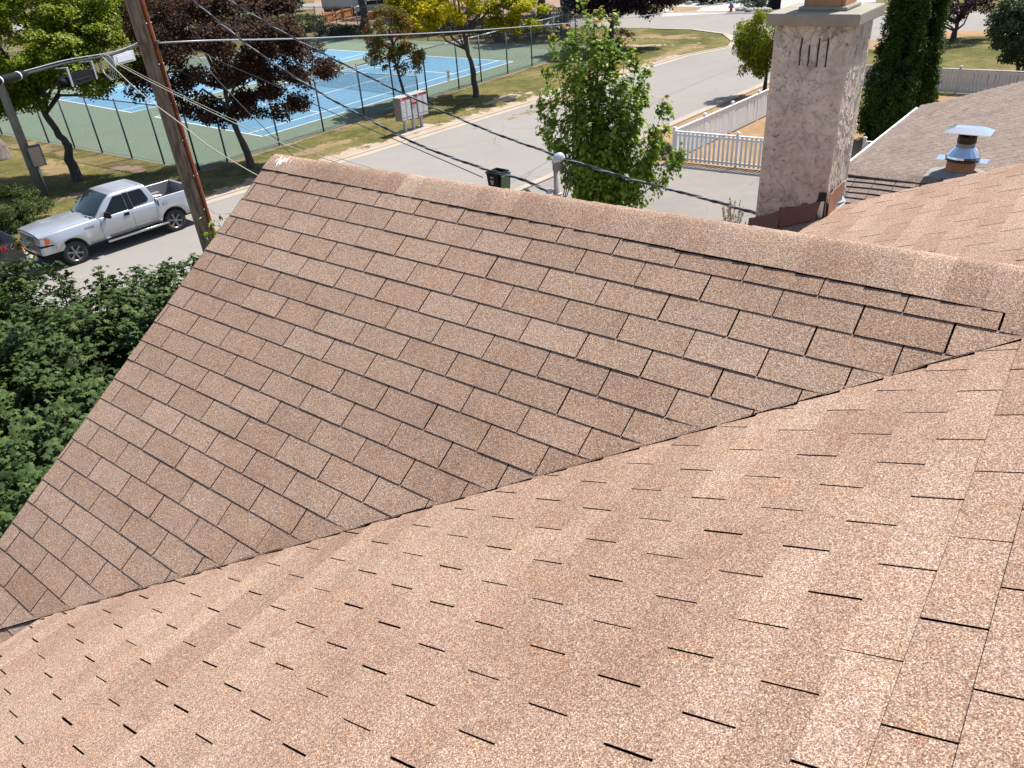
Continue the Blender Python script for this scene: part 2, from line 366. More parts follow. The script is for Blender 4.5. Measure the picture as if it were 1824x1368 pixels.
# road: measured kerb lines
LA, LB = np.array([-6.6, 34.9]), np.array([15.4, 57.4])      # far-side kerb
NA, NB = np.array([0.6, 28.9]), np.array([14.2, 43.9])       # near-side kerb
la0, _ = ext(LA, LB, -1.6, 1); na0, nb1 = ext(NA, NB, -2.6, 1.62)
lb1 = LA+(LB-LA)*.93
cr_near_l = [np.array(G(1310, 84)[:2]), np.array(G(1318, 74)[:2]), np.array(G(1300, 60)[:2]), np.array(G(1240, 52)[:2]), np.array([14.2, 71.3]), np.array([2, 79.])]
cr_far_l = [np.array([-6, 97.]), np.array([16.4, 82.0]), np.array([40, 66.5]), np.array([70, 46.])]
cr_near_r = [np.array([62, 38.]), np.array([37, 56.]), np.array([32.5, 58.2]), np.array([28.5, 57.8]), np.array([24.5, 55.2])]
sheet('road', [la0, lb1]+cr_near_l+cr_far_l+cr_near_r+[nb1, na0], .008, M_asphalt)
def kerb(name, pts, wid, side):
    mb = MB(); pts = [np.array(p[:2], float) for p in pts]
    L = []
    for i, p in enumerate(pts):
        t = pts[min(i+1, len(pts)-1)]-pts[max(i-1, 0)]; t /= np.linalg.norm(t); n = np.array([-t[1], t[0]])*side
        L.append((p, p+n*wid*.72, p+n*wid))
    vs = []
    for a, b_, c in L: vs += [(a[0], a[1], .016), (b_[0], b_[1], .022), (b_[0], b_[1], .05), (c[0], c[1], .06), (c[0], c[1], -.1)]
    fs = []
    for i in range(len(pts)-1):
        for j in range(4): fs.append((5*i+j, 5*(i+1)+j, 5*(i+1)+j+1, 5*i+j+1))
    mb.add(vs, fs); o = mb.build(name, M_concrete); o['kind'] = 'structure'
kerb('kerb', [la0, lb1]+cr_near_l[:5], .62, 1)
kerb('kerb', [NA+(NB-NA)*.40, NB, nb1], .50, -1)
kerb('kerb', [NA+(NB-NA)*-1.2, NA+(NB-NA)*.40], .42, -1)
kerb('kerb', cr_far_l[:3], .5, 1)
# sandy worn edge along the far kerb
def edge_band(name, a, b, w0, w1, z, mat, side, n=60, seed=1):
    rg = random.Random(seed); a, b = np.array(a, float), np.array(b, float); t = (b-a); L = np.linalg.norm(t); t /= L; nn = np.array([-t[1], t[0]])*side
    top = []; x = .5
    for i in range(n+1):
        x = .7*x+.3*rg.random(); p = a+t*L*i/n+nn*(w0+(w1-w0)*x); top.append(p)
    vs = [(p[0], p[1], z) for p in [a+t*L*i/n for i in range(n+1)]]+[(p[0], p[1], z) for p in top]
    mb = MB(); mb.add(vs, [(i, i+1, n+2+i, n+1+i) for i in range(n)]); mb.t = [1.0]*(n+1)+[0.0]*(n+1); o = mb.build(name, mat); o['kind'] = 'structure'
offL = np.array([-.7, .7])*.60
edge_band('sandy_verge', la0+offL, lb1+offL, .9, 2.2, .0106, M_sandr, 1, 90, 3)
# verge between road and tennis court
P0 = np.array([-13.4, 35.2]); U = np.array([.609, .793]); Wd = np.array([-.793, .609])
v0 = P0-Wd*0; 
sheet('grass_verge', [la0+offL*1.5, lb1+offL*1.5, cr_near_l[0], cr_near_l[1], cr_near_l[2], cr_near_l[3], cr_near_l[4], P0+U*36+Wd*-.1, P0+Wd*-.1-U*.1, P0+Wd*34-U*.1, P0+Wd*34-U*14], .004, M_grassg)
def blob(name, c, rx, ry, z, mat, seed=1, ang=0.):
    rg = random.Random(seed); ph = [rg.random()*6.28 for _ in range(6)]; pts = []
    for i in range(90):
        a = 2*math.pi*i/90; k = 1+sum(.22/(j+1)*math.sin((j+2)*a+ph[j]) for j in range(6))+rg.uniform(-.05, .05); x, y = rx*k*math.cos(a), ry*k*math.sin(a)
        pts.append((c[0]+x*math.cos(ang)-y*math.sin(ang), c[1]+x*math.sin(ang)+y*math.cos(ang)))
    m = MB(); m.add([(c[0], c[1], z)]+[(p[0], p[1], z) for p in pts], [(0, i+1, (i+1) % 90+1) for i in range(90)]); m.t = [1.0]+[0.0]*90; o = m.build(name, mat); o['kind'] = 'structure'; return o
blob('bare_ground', G(1165, 66)[:2], 6.5, 2.4, .009, M_dryr, 3, R_(-32)); blob('bare_ground', G(1125, 82)[:2], 3.6, 1.5, .0095, M_sandr, 4, R_(-20))
blob('bare_ground', G(900, 176)[:2], 4.0, 1.1, .0095, M_sandr, 5, R_(52)); blob('bare_ground', G(230, 300)[:2], 3.4, .8, .0093, M_soilr, 6, R_(142)); blob('bare_ground', G(150, 345)[:2], 2.2, .9, .0097, M_soilr, 7, R_(30)); blob('bare_ground', G(60, 262)[:2], 4.6, 1.4, .0099, M_dryr, 8, R_(142)); blob('bare_ground', G(560, 268)[:2], 6., 1.0, .0101, M_dryr, 12, R_(52)); blob('bare_ground', G(1010, 175)[:2], 6., 1.2, .0102, M_dryr, 13, R_(48)); blob('bare_ground', G(1200, 95)[:2], 8., 1.4, .0103, M_dryr, 14, R_(46)); blob('bare_ground', G(100, 300)[:2], 4., 1.3, .0104, M_dryr, 15, R_(120))
edge_band('bare_ground', P0-U*.1-Wd*.1, P0+Wd*34-U*.1, .6, 1.3, .0088, M_soilr, -1, 90, 9); edge_band('bare_ground', P0-Wd*.12, P0+U*36-Wd*.12, .4, .9, .0086, M_soilr, -1, 110, 10)
# near verge strip with straw mulch between road and picket fence, right-hand yard and lawn beyond
F0, F1, F2 = np.array([7.2, 31.05]), np.array([22.0, 47.0]), np.array([10.15, 28.9])
WF0, WF1 = np.array([19.0, 42.3]), np.array([34., 30.3])
sheet('straw_verge', [NA+(NB-NA)*.42+np.array([.36, -.34]), nb1+np.array([.36, -.34]), cr_near_r[-1], cr_near_r[-1]+np.array([1, -3]), np.array([22.5, 44]), F0+np.array([.0, -.1]), F0+np.array([-1.7, -.1])], .005, M_dry)
sheet('yard', [F0, F0+(F1-F0)*.92, WF0, WF1, np.array([30, 18]), np.array([14, 20]), np.array([12.4, 27.0]), F2], .012, M_dry)
sheet('lawn', [WF0, np.array([18.8, 43.4]), cr_near_r[-1]+np.array([.4, -1.2]), cr_near_r[-2]+np.array([.2, -.8]), cr_near_r[-3]+np.array([.2, -.8]), cr_near_r[-4]+np.array([.2, -.8]), cr_near_r[0]+np.array([0, -1]), np.array([50, 22]), WF1], .012, M_grassg)
sheet('dry_verge', [cr_near_r[-1], cr_near_r[-1]+np.array([.6, -2.6]), cr_near_r[-2]+np.array([.2, -3.2]), cr_near_r[-3]+np.array([.2, -3.0]), cr_near_r[-4]+np.array([.2, -3.]), cr_near_r[0]+np.array([0, -2]), cr_near_r[0], cr_near_r[1], cr_near_r[2], cr_near_r[3]], .017, M_dry)
# driveway and paving down to the house
drv = [NA+(NB-NA)*-.9+np.array([.33, -.3]), NA+(NB-NA)*.44+np.array([.33, -.3]), F0+np.array([-.9, -.1]), F0+np.array([.05, -.1]), F2+np.array([-.1, -.15]), np.array([12.6, 27.0]), np.array([13.4, 17]), np.array([5, 10]), np.array([-7.5, 17.5])]
sheet('driveway', drv, .009, M_drive)
edge_band('soil_strip', F0+np.array([-.1, .0]), F2, .25, .6, .0165, M_soilr, -1, 40, 5)
# far side of the cross road: gravel yards
sheet('gravel_yard', [np.array(G(*q)[:2]) for q in ((1180, 30), (1290, 24), (1560, 8), (1560, -12), (1180, -6))], .012, M_gravel)
sheet('asphalt_apron', [np.array(G(*q)[:2]) for q in ((1285, 26), (1380, 24), (1560, 12), (1560, 4), (1400, 15), (1310, 20))], .018, plain('dark_asphalt', (.09, .09, .095), .9, var=.1))
sheet('straw_bank', [np.array(G(*q)[:2]) for q in ((1190, 20), (1240, 20), (1250, 13), (1195, 12))], .017, M_dry)
# bare lot behind the courts
sheet('dirt_lot', [np.array(G(*q)[:2]) for q in ((560, 52), (700, 50), (960, 28), (1050, -10), (840, -20), (560, -10))], .010, M_soil)
sheet('far_road', [np.array([-150, 120]), np.array([60, 112]), np.array([60, 121]), np.array([-150, 130])], .014, M_asphalt)

# ---- tennis courts
sheet('tennis_court', [P0, P0+U*35.6, P0+U*35.6+Wd*33.5, P0+Wd*33.5], .010, M_cgreen)
C1 = np.array([-11.93, 41.1]); cu = (np.array([1.8, 59.0])-C1)/23.77*1.0; cw = (np.array([-20.2, 48.5])-C1)/10.97
def court(o2, nm):
    bl = MB(); P = lambda u, v: o2+cu*u+cw*v
    sheet('tennis_court', [P(-.02, -.02), P(23.8, -.02), P(23.8, 10.99), P(-.02, 10.99)], .014, M_cblue)
    ln = MB()
    def line(u0, v0, u1, v1, wd=.06):
        a, b = P(u0, v0), P(u1, v1); t = (b-a)/np.linalg.norm(b-a); n = np.array([-t[1], t[0]])*wd
        q = [a-n-t*wd, b-n+t*wd, b+n+t*wd, a+n-t*wd]; z = line.z; line.z += .0006
        ln.add([(x[0], x[1], z) for x in q], [(0, 1, 2, 3)])
    line.z = .018
    for v in (0, 10.97, 1.37, 9.6): line(0, v, 23.77, v)
    for u in (0, 23.77): line(u, 0, u, 10.97)
    for u in (5.49, 18.28): line(u, 1.37, u, 9.6)
    line(5.49, 5.485, 18.28, 5.485)
    o = ln.build('court_lines', M_line); o['kind'] = 'structure'
    return P
PC1 = court(C1, 'a'); PC2 = court(C1+cw*13.9, 'b')
M_net = bpy.data.materials.new('net_mesh'); M_net.use_nodes = True
def mesh_pattern(m, pitch, wire, col, metal=0.):
    n = m.node_tree.nodes; l = m.node_tree.links; b = n['Principled BSDF']; b.inputs['Base Color'].default_value = (*col, 1); b.inputs['Roughness'].default_value = .6; b.inputs['Metallic'].default_value = metal
    uv = n.new('ShaderNodeUVMap'); s = n.new('ShaderNodeSeparateXYZ'); l.new(uv.outputs[0], s.inputs[0])
    a = mth(n, l, 'ADD', s.outputs[0], s.outputs[1]); d = mth(n, l, 'SUBTRACT', s.outputs[0], s.outputs[1])
    fa = mth(n, l, 'FRACT', mth(n, l, 'DIVIDE', a, pitch)); fd = mth(n, l, 'FRACT', mth(n, l, 'DIVIDE', mth(n, l, 'ADD', d, 500.), pitch))
    k = mth(n, l, 'MAXIMUM', mth(n, l, 'LESS_THAN', fa, wire), mth(n, l, 'LESS_THAN', fd, wire)); l.new(k, b.inputs['Alpha'])
mesh_pattern(M_net, .06, .16, (.03, .03, .03))
M_chain = bpy.data.materials.new('chain_link_wire'); M_chain.use_nodes = True; mesh_pattern(M_chain, .075, .105, (.05, .055, .06), .3)
for k, (P, where) in enumerate(((PC1, 'on the blue court nearest the road'), (PC2, 'on the blue court farther from the road'))):
    a, b = P(11.885, -.91), P(11.885, 11.88); 
    t = thing('tennis_net', 'dark tennis net with white top band '+where, 'tennis net', (*((a+b)/2), .014), 0, 'tennis nets')
    o_ = np.array([*((a+b)/2), .014]); ml = MB(); uv = []
    N = 12; tb = MB()
    for i in range(N):
        p, q = a+(b-a)*i/N, a+(b-a)*(i+1)/N; h0 = .93+.12*abs(2*i/N-1); h1 = .93+.12*abs(2*(i+1)/N-1); L = np.linalg.norm(b-a)
        ml.add([np.array([*p, .02])-o_, np.array([*q, .02])-o_, np.array([*q, h1])-o_, np.array([*p, h0])-o_], [(0, 1, 2, 3)])
        uv += [(L*i/N, 0), (L*(i+1)/N, 0), (L*(i+1)/N, h1), (L*i/N, h0)]
        tb.tube([np.array([*p, h0])-o_, np.array([*q, h1])-o_], .028, 6)
    ml.uv = uv; ml.build('net', M_net, t); tb.build('top_band', M_line, t)
    for e in (a, b):
        pm = MB(); pm.tube([np.array([*e, .0])-o_, np.array([*e, 1.1])-o_], .045, 8); pm.build('post', M_steel, t)
def clfence(label, pts, h, mat_post=M_steel, group='chain link fences round the tennis courts', gate=None, rail=True):
    pts = [np.array(p[:2], float) for p in pts]; o_ = np.array([*pts[0], 0.])
    t = thing('chain_link_fence', label, 'fence', o_, 0, group)
    pm = MB(); pm.tube([(0, 0, 0), (0, 0, h+.06)], .044, 8); pm.lathe((0, 0, h+.05), [(.044, 0), (.044, .03), (.0, .06)], 8)
    first = pm.build('post', mat_post, t)
    for i, p in enumerate(pts):
        o = first if i == 0 else first.copy()
        if i: COL.objects.link(o); o.parent = t
        o.location = tuple(np.array([*p, .0])-o_)
    rm = MB(); wm = MB(); fm = MB(); uv = []; d = 0
    for p, q in zip(pts[:-1], pts[1:]):
        rm.tube([np.array([*p, h])-o_, np.array([*q, h])-o_], .026, 6); wm.tube([np.array([*p, .09])-o_, np.array([*q, .09])-o_], .008, 4)
        L = np.linalg.norm(q-p)
        fm.add([np.array([*p, .04])-o_, np.array([*q, .04])-o_, np.array([*q, h])-o_, np.array([*p, h])-o_], [(0, 1, 2, 3)])
        uv += [(d, 0), (d+L, 0), (d+L, h), (d, h)]; d += L
    rm.build('rail', M_steelL if rail == 2 else mat_post, t); wm.build('tension_wire', mat_post, t); fm.uv = uv; fm.build('wire_mesh', M_chain, t)
    return t
s_ = [0, 1.55, 4.65, 7.6, 10.6, 13.1, 15.9, 18.9, 20.2, 21.2, 24.1, 27.0, 29.9, 32.8, 35.5]
clfence('tall dark chain link fence along the road side of the courts', [P0+U*x for x in s_], 2.72, rail=2)
clfence('tall chain link fence across the near left end of the courts', [P0+Wd*x for x in np.arange(0, 34, 2.72)], 2.72)
clfence('chain link fence across the far end of the courts below the shrubs', [P0+U*35.5+Wd*x for x in np.arange(0, 34, 2.8)], 2.72)
clfence('chain link fence at the far left side of the courts under the green tree', [P0+Wd*33.5+U*x for x in np.arange(0, 36, 2.9)], 2.72)
gt = thing('fence_gate', 'narrow steel gate frame in the road side court fence beside the yellow tree', 'gate', (*(P0+U*20.2), 0))
gm = MB(); gm.tube([(0, 0, .1), (0, 0, 2.05), (*(U*1.0), 2.05), (*(U*1.0), .1), (0, 0, .1)], .028, 6); gm.build('frame', M_steel, gt); gm = MB(); gm.obox((*(U*.85), 1.05), (*U, 0), (*Wd, 0), (0, 0, 1), (.06, .02, .07)); gm.build('latch', M_steelL, gt)
# small white notice hung on the fence
sg = thing('notice_sign', 'small white notice hung on the court fence left of the yellow tree', 'sign', (*(P0+U*18.0), .95)); sm = MB(); sm.obox((0, 0, .0), (*U, 0), (*-Wd, 0), (0, 0, 1), (.13, .006, .32)); sm.build('panel', M_line, sg)
sm = MB()
for zz, ww in ((.2, .09), (.12, .07), (.0, .09), (-.08, .08), (-.16, .06)):
    sm = MB(); sm.obox(np.array([*(-Wd*.009), zz]), (*U, 0), (*-Wd, 0), (0, 0, 1), (ww, .004, .018)); sm.build('print_line', M_dark, sg)
# ================================================================== OUR HOUSE
PSI, BA, BB = -0.893876, 0.585580, 0.393360
Wt = .333
rA = np.array([math.sin(PSI), math.cos(PSI), 0]); rB = np.array([math.cos(PSI), -math.sin(PSI), 0]); Zv = np.array([0, 0, 1.])
dA = -rB*math.cos(BA)-Zv*math.sin(BA); dA2 = rB*math.cos(BA)-Zv*math.sin(BA); dB = rA*math.cos(BB)-Zv*math.sin(BB)
nA = np.cross(dA, rA); nA = nA if nA[2] > 0 else -nA
nA2 = np.cross(dA2, rA); nA2 = nA2 if nA2[2] > 0 else -nA2
nB = np.cross(dB, rB); nB = nB if nB[2] > 0 else -nB
H0 = np.array([0, 0, CAMH])
oA = np.array([-4.43910, 15.95470, -4.11645])*Wt+H0; eA = .437694*Wt; sA = .069527
oB = np.array([4.62203, 6.58082, -4.53378])*Wt+H0; wB = .985175*Wt; eB = .422930*Wt; sB = .075798
HO = np.array([0., 0., 0.])
house = thing('house', 'house under a brown three-tab shingle roof with a cross gable, filling the foreground', 'house', HO)
SRIDGE = -.80
def zpl(n, o): return lambda p: (n @ o-n[0]*p[0]-n[1]*p[1])/n[2]
zA = zpl(nA, oA); zB = zpl(nB, oB)
apex0 = oA+SRIDGE*eA*dA                       # a point of the apex line (c'=0)
zA2 = zpl(nA2, apex0)
hab = lambda p: zA(p)-zB(p)
def clip(poly, fn):
    out = []; n = len(poly)
    for i in range(n):
        a, b = poly[i], poly[(i+1) % n]; fa, fb = fn(a), fn(b)
        if fa >= 0: out.append(a)
        if (fa >= 0) != (fb >= 0):
            t = fa/(fa-fb); out.append((a[0]+(b[0]-a[0])*t, a[1]+(b[1]-a[1])*t))
    return out
def vnoise(x, y, s=0):
    xi, yi = math.floor(x), math.floor(y); fx, fy = x-xi, y-yi
    def h(a, b): 
        k = (a*374761393+b*668265263+s*1442695041) & 0xffffffff; k = ((k ^ (k >> 13))*1274126177) & 0xffffffff; return ((k ^ (k >> 16)) & 0xffff)/65535
    fx = fx*fx*(3-2*fx); fy = fy*fy*(3-2*fy)
    return (h(xi, yi)*(1-fx)+h(xi+1, yi)*fx)*(1-fy)+(h(xi, yi+1)*(1-fx)+h(xi+1, yi+1)*fx)*fy
def tabs(name, o, r, d, nrm, wt, e, rows, crange, stag, parity, clips, parent, mats, th=.0052, gap=.010, lift=None, updown=1, seed=3, wav=.004, rowv=.05):
    rg = random.Random(seed); mb = MB()
    P = lambda c, s, h: o+c*(-r)*wt+s*e*d+h*nrm
    g = gap/wt/2
    for row in rows:
        # row index: butt at s=row, top at s=row-1 ; slots at c'=k+stag*idx
        idx = row*updown; off = (0.0 if (row % 2) == parity else .5)+stag*idx
        c0 = math.floor(crange[0]-off)-1; base = .5; rowt = rg.uniform(-rowv, rowv)
        dr = rg.uniform(-.009, .009)
        k = c0
        while k+off < crange[1]:
            if (k-c0) % 3 == 0: base = rg.random()
            a, b = k+off+g+rg.uniform(-.004, .004), k+1+off-g+rg.uniform(-.004, .004)
            j = rg.uniform(-.006, .006)
            s1 = row+dr+j; s0 = row-1-.02
            # two cells across so the sheet can undulate a little
            mid = (a+b)/2
            tint = min(1, max(0, .22+.32*base+.24*rg.random()+rowt)); li = rg.random()**3*.0022
            for (x0, x1, last) in ((a, mid, False), (mid, b, True)):
                poly = [(x0, s0), (x1, s0), (x1, s1), (x0, s1)]
                for fn in clips:
                    poly = clip(poly, lambda q: fn(P(q[0], q[1], 0)))
                    if len(poly) < 3: break
                if len(poly) < 3: continue
                top = []; bot = []
                for (c, s) in poly:
                    f = (s-(row-1))
                    h = (th+li)*max(0, f)+.0008+wav*(vnoise(c*.55+seed, s*.30, seed)-.5)*2.4*(min(1, abs(hab(P(c, s, 0)))/.35) if lift or rowv > .06 else 1)
                    if lift:
                        h += lift(P(c, s, 0))
                        if abs(hab(P(c, s, 0))) < .006: h = .0125
                    top.append(P(c, s, h)); bot.append(P(c, s, h-.010-(.012 if lift else 0)))
                n = len(top)
                mb.add(top, [tuple(range(n))] if np.cross(top[1]-top[0], top[2]-top[1]) @ nrm > 0 else [tuple(range(n-1, -1, -1))], tint, 0)
                mb.add(top+bot, [(i, (i+1) % n, n+(i+1) % n, n+i) for i in range(n)], tint, 1)
            k += 1
    return mb.build(name, mats, parent)
zEave = oB-(-28.62)*eB*dB
V0 = None
# below the eave of the main slope the gable slope simply runs on under it
sBof = lambda p: (p-oB) @ dB/eB
def clipA(p): 
    v = hab(p)
    return v
under = lambda p: (p-oB) @ dB-28.62*eB-.02              # >0 beyond the main eave (plan, along dB)
roofm = [M_roof, M_slot]
def liftA(p):
    v = hab(p)
    return .011*max(0, 1-abs(v)/.16)
cR = -.47
# gable slope facing the camera
pieceA = tabs('gable_roof', oA, rA, dA, nA, Wt, eA, range(-1, 27), (cR, 20), sA, 1, [lambda p: hab(p), lambda p: (-(p-oA) @ rA/Wt)-cR, lambda p: (p-oA) @ dA/eA-.02-.012*(-(p-oA) @ rA/Wt)], house, roofm, lift=liftA, gap=.0068, th=.0044, seed=11, wav=.0022)
pieceA2 = tabs('gable_roof', oA, rA, dA, nA, Wt, eA, range(19, 27), (cR, 20), sA, 1, [lambda p: -hab(p)-1e-6, lambda p: (p-zEave) @ np.array([dB[0], dB[1], 0])-.02, lambda p: (-(p-oA) @ rA/Wt)-cR], house, roofm, gap=.0068, th=.0044, seed=11)
# far gable slope
tabs('gable_roof', apex0, rA, dA2, nA2, Wt, eA, range(1, 27), (cR, 20), sA, 1, [lambda p: zA2(p)-zB(p), lambda p: (-(p-oA) @ rA/Wt)-cR, lambda p: (p-apex0) @ dA2/eA-.75], house, roofm, seed=12)
# main slope, in front of and behind the cross gable
cB0, cB1 = -10.22, 13
rake = lambda p: (-(p-oB) @ rB/wB)-cB0
eave = lambda p: -((p-zEave) @ dB)
KT = 17
tabs('main_roof', oB, rB, dB, nB, wB, eB, range(-KT, 30), (cB0, cB1), sB, 0, [lambda p: -hab(p)+.02, eave], house, roofm, updown=-1, seed=21, gap=.0062, th=.0075, rowv=.16)
tabs('main_roof', oB, rB, dB, nB, wB, eB, range(-KT, 30), (cB0, cB1), sB, 0, [lambda p: zB(p)-zA2(p)+.01, lambda p: hab(p)-.02, rake, eave], house, roofm, updown=-1, seed=21, gap=.0062, th=.0075, rowv=.16)
# decks under the shingles (thin slabs)
def deck(corn, nrm, th, name, mat):
    mb = MB(); top = [c-nrm*.0075 for c in corn]; bot = [c-nrm*th for c in corn]; n = len(top)
    mb.add(top+bot, [tuple(range(n)), tuple(range(2*n-1, n-1, -1))]+[(i, (i+1) % n, n+(i+1) % n, n+i) for i in range(n)]); return mb.build(name, mat, house)
def X(a, b):  # point of the valley of planes with heights fn a,b along plan line p+t*q
    pass
PA = lambda c, s: oA+c*(-rA)*Wt+s*eA*dA
PB = lambda c, K: oB+c*(-rB)*wB-K*eB*dB
ridge_join = None
cc = 0
while hab(PA(cc, SRIDGE)) > 0 and cc < 40: cc += .02
cJ = cc                                                     # ridge meets main slope
def valley_pt(K):                                           # on both planes at main-slope row K
    lo, hi = -12., 14.
    f = lambda c: hab(PB(c, K))
    for _ in range(60):
        m = (lo+hi)/2
        if (f(lo) > 0) == (f(m) > 0): lo = m
        else: hi = m
    return PB(lo, K)
vb = valley_pt(-28.62)
sV = (vb-oA) @ dA/eA; cV = -(vb-oA) @ rA/Wt
deck([PA(cR, SRIDGE+.5), PA(cJ, SRIDGE+.5), vb, PA(cV, 26), PA(cR, 26)], nA, .03, 'roof_deck', M_slot)
PA2 = lambda c, s: apex0+c*(-rA)*Wt+s*eA*dA2
def valley2(K):
    lo, hi = -40., 14.
    f = lambda c: zA2(PB(c, K))-zB(PB(c, K))
    best = None
    for i in range(4000):
        c = -14+i*.005
        if f(c) <= 0 and f(c+.005) > 0 or f(c) > 0 and f(c+.005) <= 0:
            return PB(c, K)
    return None
vb2 = valley2(-28.62); cV2 = -(vb2-oA) @ rA/Wt
Jp = PA(cJ, SRIDGE)
deck([PA2(cR, .6), Jp+dA2*eA*.6, vb2, PA2(cV2, 27), PA2(cR, 27)], nA2, .03, 'roof_deck', M_slot)
KJ = -((Jp-oB) @ dB/eB)
deck([vb, Jp, PB(-((Jp-oB) @ rB/wB), KT), PB(cB1, KT), PB(cB1, -28.62)], nB, .04, 'roof_deck', M_slot)
deck([Jp, vb2, PB(cB0, -28.62), PB(cB0, KT), PB(-((Jp-oB) @ rB/wB), KT)], nB, .04, 'roof_deck', M_slot)
# trimmed shingle edge running down the closed-cut valley
mb = MB(); vt_ = (vb-Jp)/np.linalg.norm(vb-Jp); vs_ = np.cross(vt_, Zv); vs_ /= np.linalg.norm(vs_); vr_ = random.Random(8)
vp = [Jp+(vb-Jp)*i/60+Zv*.0095+vs_*vr_.uniform(-.0012, .0012) for i in range(61)]
mb.tube(vp, [vr_.uniform(.0042, .0062) for _ in vp], 5, cap=False); mb.build('valley_cut_edge', M_slot, house)
# ridge cap shingles
rg = random.Random(5); mb = MB(); pitch = .143; Lc = (cJ-cR)*Wt; nP = int(Lc/pitch)+2; leg = .128
def prof(q, h):
    a = .045; s = math.sqrt(q*q+a*a)+.17-math.sqrt(.17*.17+a*a)
    p = rB*(-q)*math.cos(BA)-Zv*s*math.sin(BA)
    nn = np.array([0, 0, 1.])*math.cos(BA)+(-rB)*math.sin(BA)*(q/math.sqrt(q*q+a*a)); nn /= np.linalg.norm(nn)
    return p+nn*h
base_ap = apex0
capS = lambda x: (-.83-.36*min(1.1, max(0, (x-cR*Wt)/(4.5))))-SRIDGE       # the ridge climbs a little towards the main slope
capL = lambda x: .150+.085*min(1.1, max(0, (x-cR*Wt)/4.5))
tt = .5
for i in range(nP):
    x0 = i*pitch-.004+(-cR)*-Wt; 
    s0 = cR*Wt+i*pitch; s1 = s0+pitch+.012
    if s0 > cJ*Wt+.3: break
    if i % 3 == 0: tt = rg.random()
    tint = .55*tt+.45*rg.random(); lg = capL(s0)+rg.uniform(-.0016, .0016); li = rg.uniform(0, .0012); off = rg.uniform(-.004, .004)
    qs = [-lg, -lg*.75, -lg*.5, -.04, -.02, 0, .02, .04, lg*.5, lg*.75, lg]
    # exposed butt towards the gable end's far side: right end of each piece sits on top
    ringA = [base_ap-rA*s0+dA*eA*capS(s0)+prof(q, .0095+li) for q in qs]
    ringB = [base_ap-rA*s1+dA*eA*capS(s1)+prof(q, .0060+li*.3) for q in qs]
    n = len(qs)
    mb.add(ringA+ringB, [(j, j+1, n+j+1, n+j) for j in range(n-1)], tint, 0, True)
    dn = lambda R, k: [p+(-Zv*.016) for p in R]
    A2, B2 = dn(ringA, 0), dn(ringB, 0)
    mb.add([ringA[0], ringB[0], B2[0], A2[0], ringA[-1], ringB[-1], B2[-1], A2[-1]], [(0, 3, 2, 1), (4, 5, 6, 7)], tint, 1)
    mb.add(ringA+A2, [(j, n+j, n+j+1, j+1) for j in range(n-1)], tint, 1)
cap = mb.build('ridge_cap', roofm, house)
# white splash on the first cap piece
mb = MB(); rg = random.Random(9)
for i in range(46):
    q = rg.gauss(.055, .022); x = rg.gauss(.14, .035); r0 = abs(rg.gauss(.004, .0035))+.0015
    c = base_ap-rA*(cR*Wt+x)+prof(q, .0125)
    t1 = rA; t2 = dA; k = 7; ph = rg.random()*6; el = 1+rg.random()*2.2
    mb.add([c+t1*math.cos(ph+2*math.pi*j/k)*r0*rg.uniform(.6, 1.2)+t2*math.sin(ph+2*math.pi*j/k)*r0*el*rg.uniform(.6, 1.2) for j in range(k)], [tuple(range(k))])
tag(mb.build('bird_dropping', plain('white_splash', (.70, .62, .55), .9, var=.1), house), 'white splash near the gable end of the ridge')
# walls, fascia
mb = MB()
def wallbox(pts, z0, z1): mb.prism([(p[0], p[1]) for p in pts], z0, z1)
e1 = PB(cB1-1, -26); e2 = PB(cB0+1.1, -26); f1 = PB(cB1-1, KT+26); f2 = PB(cB0+1.1, KT+26)
mb.prism([e1, e2, f2, f1], 0, 5.75)
g1, g2, g3, g4 = PA(cR+1, 23.5), PA2(cR+1, 24.5), PA2(cV2-1, 24.5), PA(cV, 23.5)
mb.prism([g1, g2, g3, g4][::-1], 0, 5.55)
# gable end triangle
ga, gb, gc = PA(cR+1, 23.5)-nA*.06, PA2(cR+1, 24.5)-nA2*.06, PA(cR+1, SRIDGE)-Zv*.07
for q in (0, .12):
    mb.add([ga-rA*q, gb-rA*q, gc-rA*q], [(0, 1, 2)])
ra_, rb_ = PB(cB0+1.1, KT)-nB*.06, PB(cB0+1.1, -26)-nB*.06
mb.add([ra_, rb_, np.array([ra_[0], ra_[1], 5.7])], [(0, 1, 2)])
mb.build('wall', M_wallst, house)
mb = MB()
def board(a, b, nrm, side, wd=.16, th=.025):
    a, b = a-nrm*.012, b-nrm*.012; d = side*th
    vs = [a, b, b-Zv*wd, a-Zv*wd, a+d, b+d, b+d-Zv*wd, a+d-Zv*wd]
    mb.add(vs, [(0, 1, 2, 3), (7, 6, 5, 4), (0, 4, 5, 1), (1, 5, 6, 2), (2, 6, 7, 3), (3, 7, 4, 0)])
board(PA(cR, SRIDGE), PA(cR, 26), nA, rA); board(PA2(cR, 0), PA2(cR, 27), nA2, rA); board(PB(cB0, KT), PB(cB0, -28.62), nB, rB); board(PB(cB1, -28.62), vb, nB, rA*.8)
mb.build('fascia', M_trim, house)
# back slope
bk = PB(cB0, KT); bk2 = PB(cB1, KT); dB2 = -rA*math.cos(BB)-Zv*math.sin(BB); nB2 = np.cross(dB2, rB); nB2 = nB2 if nB2[2] > 0 else -nB2
deck([bk, bk2, bk2+dB2*6, bk+dB2*6], nB2, .04, 'back_roof', M_roof)
# little curl of lifted valley shingle at the foot of the valley
mb = MB(); vq = vb-rB*.03-rA*.03
mb.add([vb+Zv*.02+dA*.02, vb+dA*.10+Zv*.015+rA*.01, vb+dA*.12-rB*.02+rA*-.05+Zv*.02, vb-rA*.05+Zv*.03], [(0, 1, 2, 3)]); mb.build('valley_flap', M_slot, house)

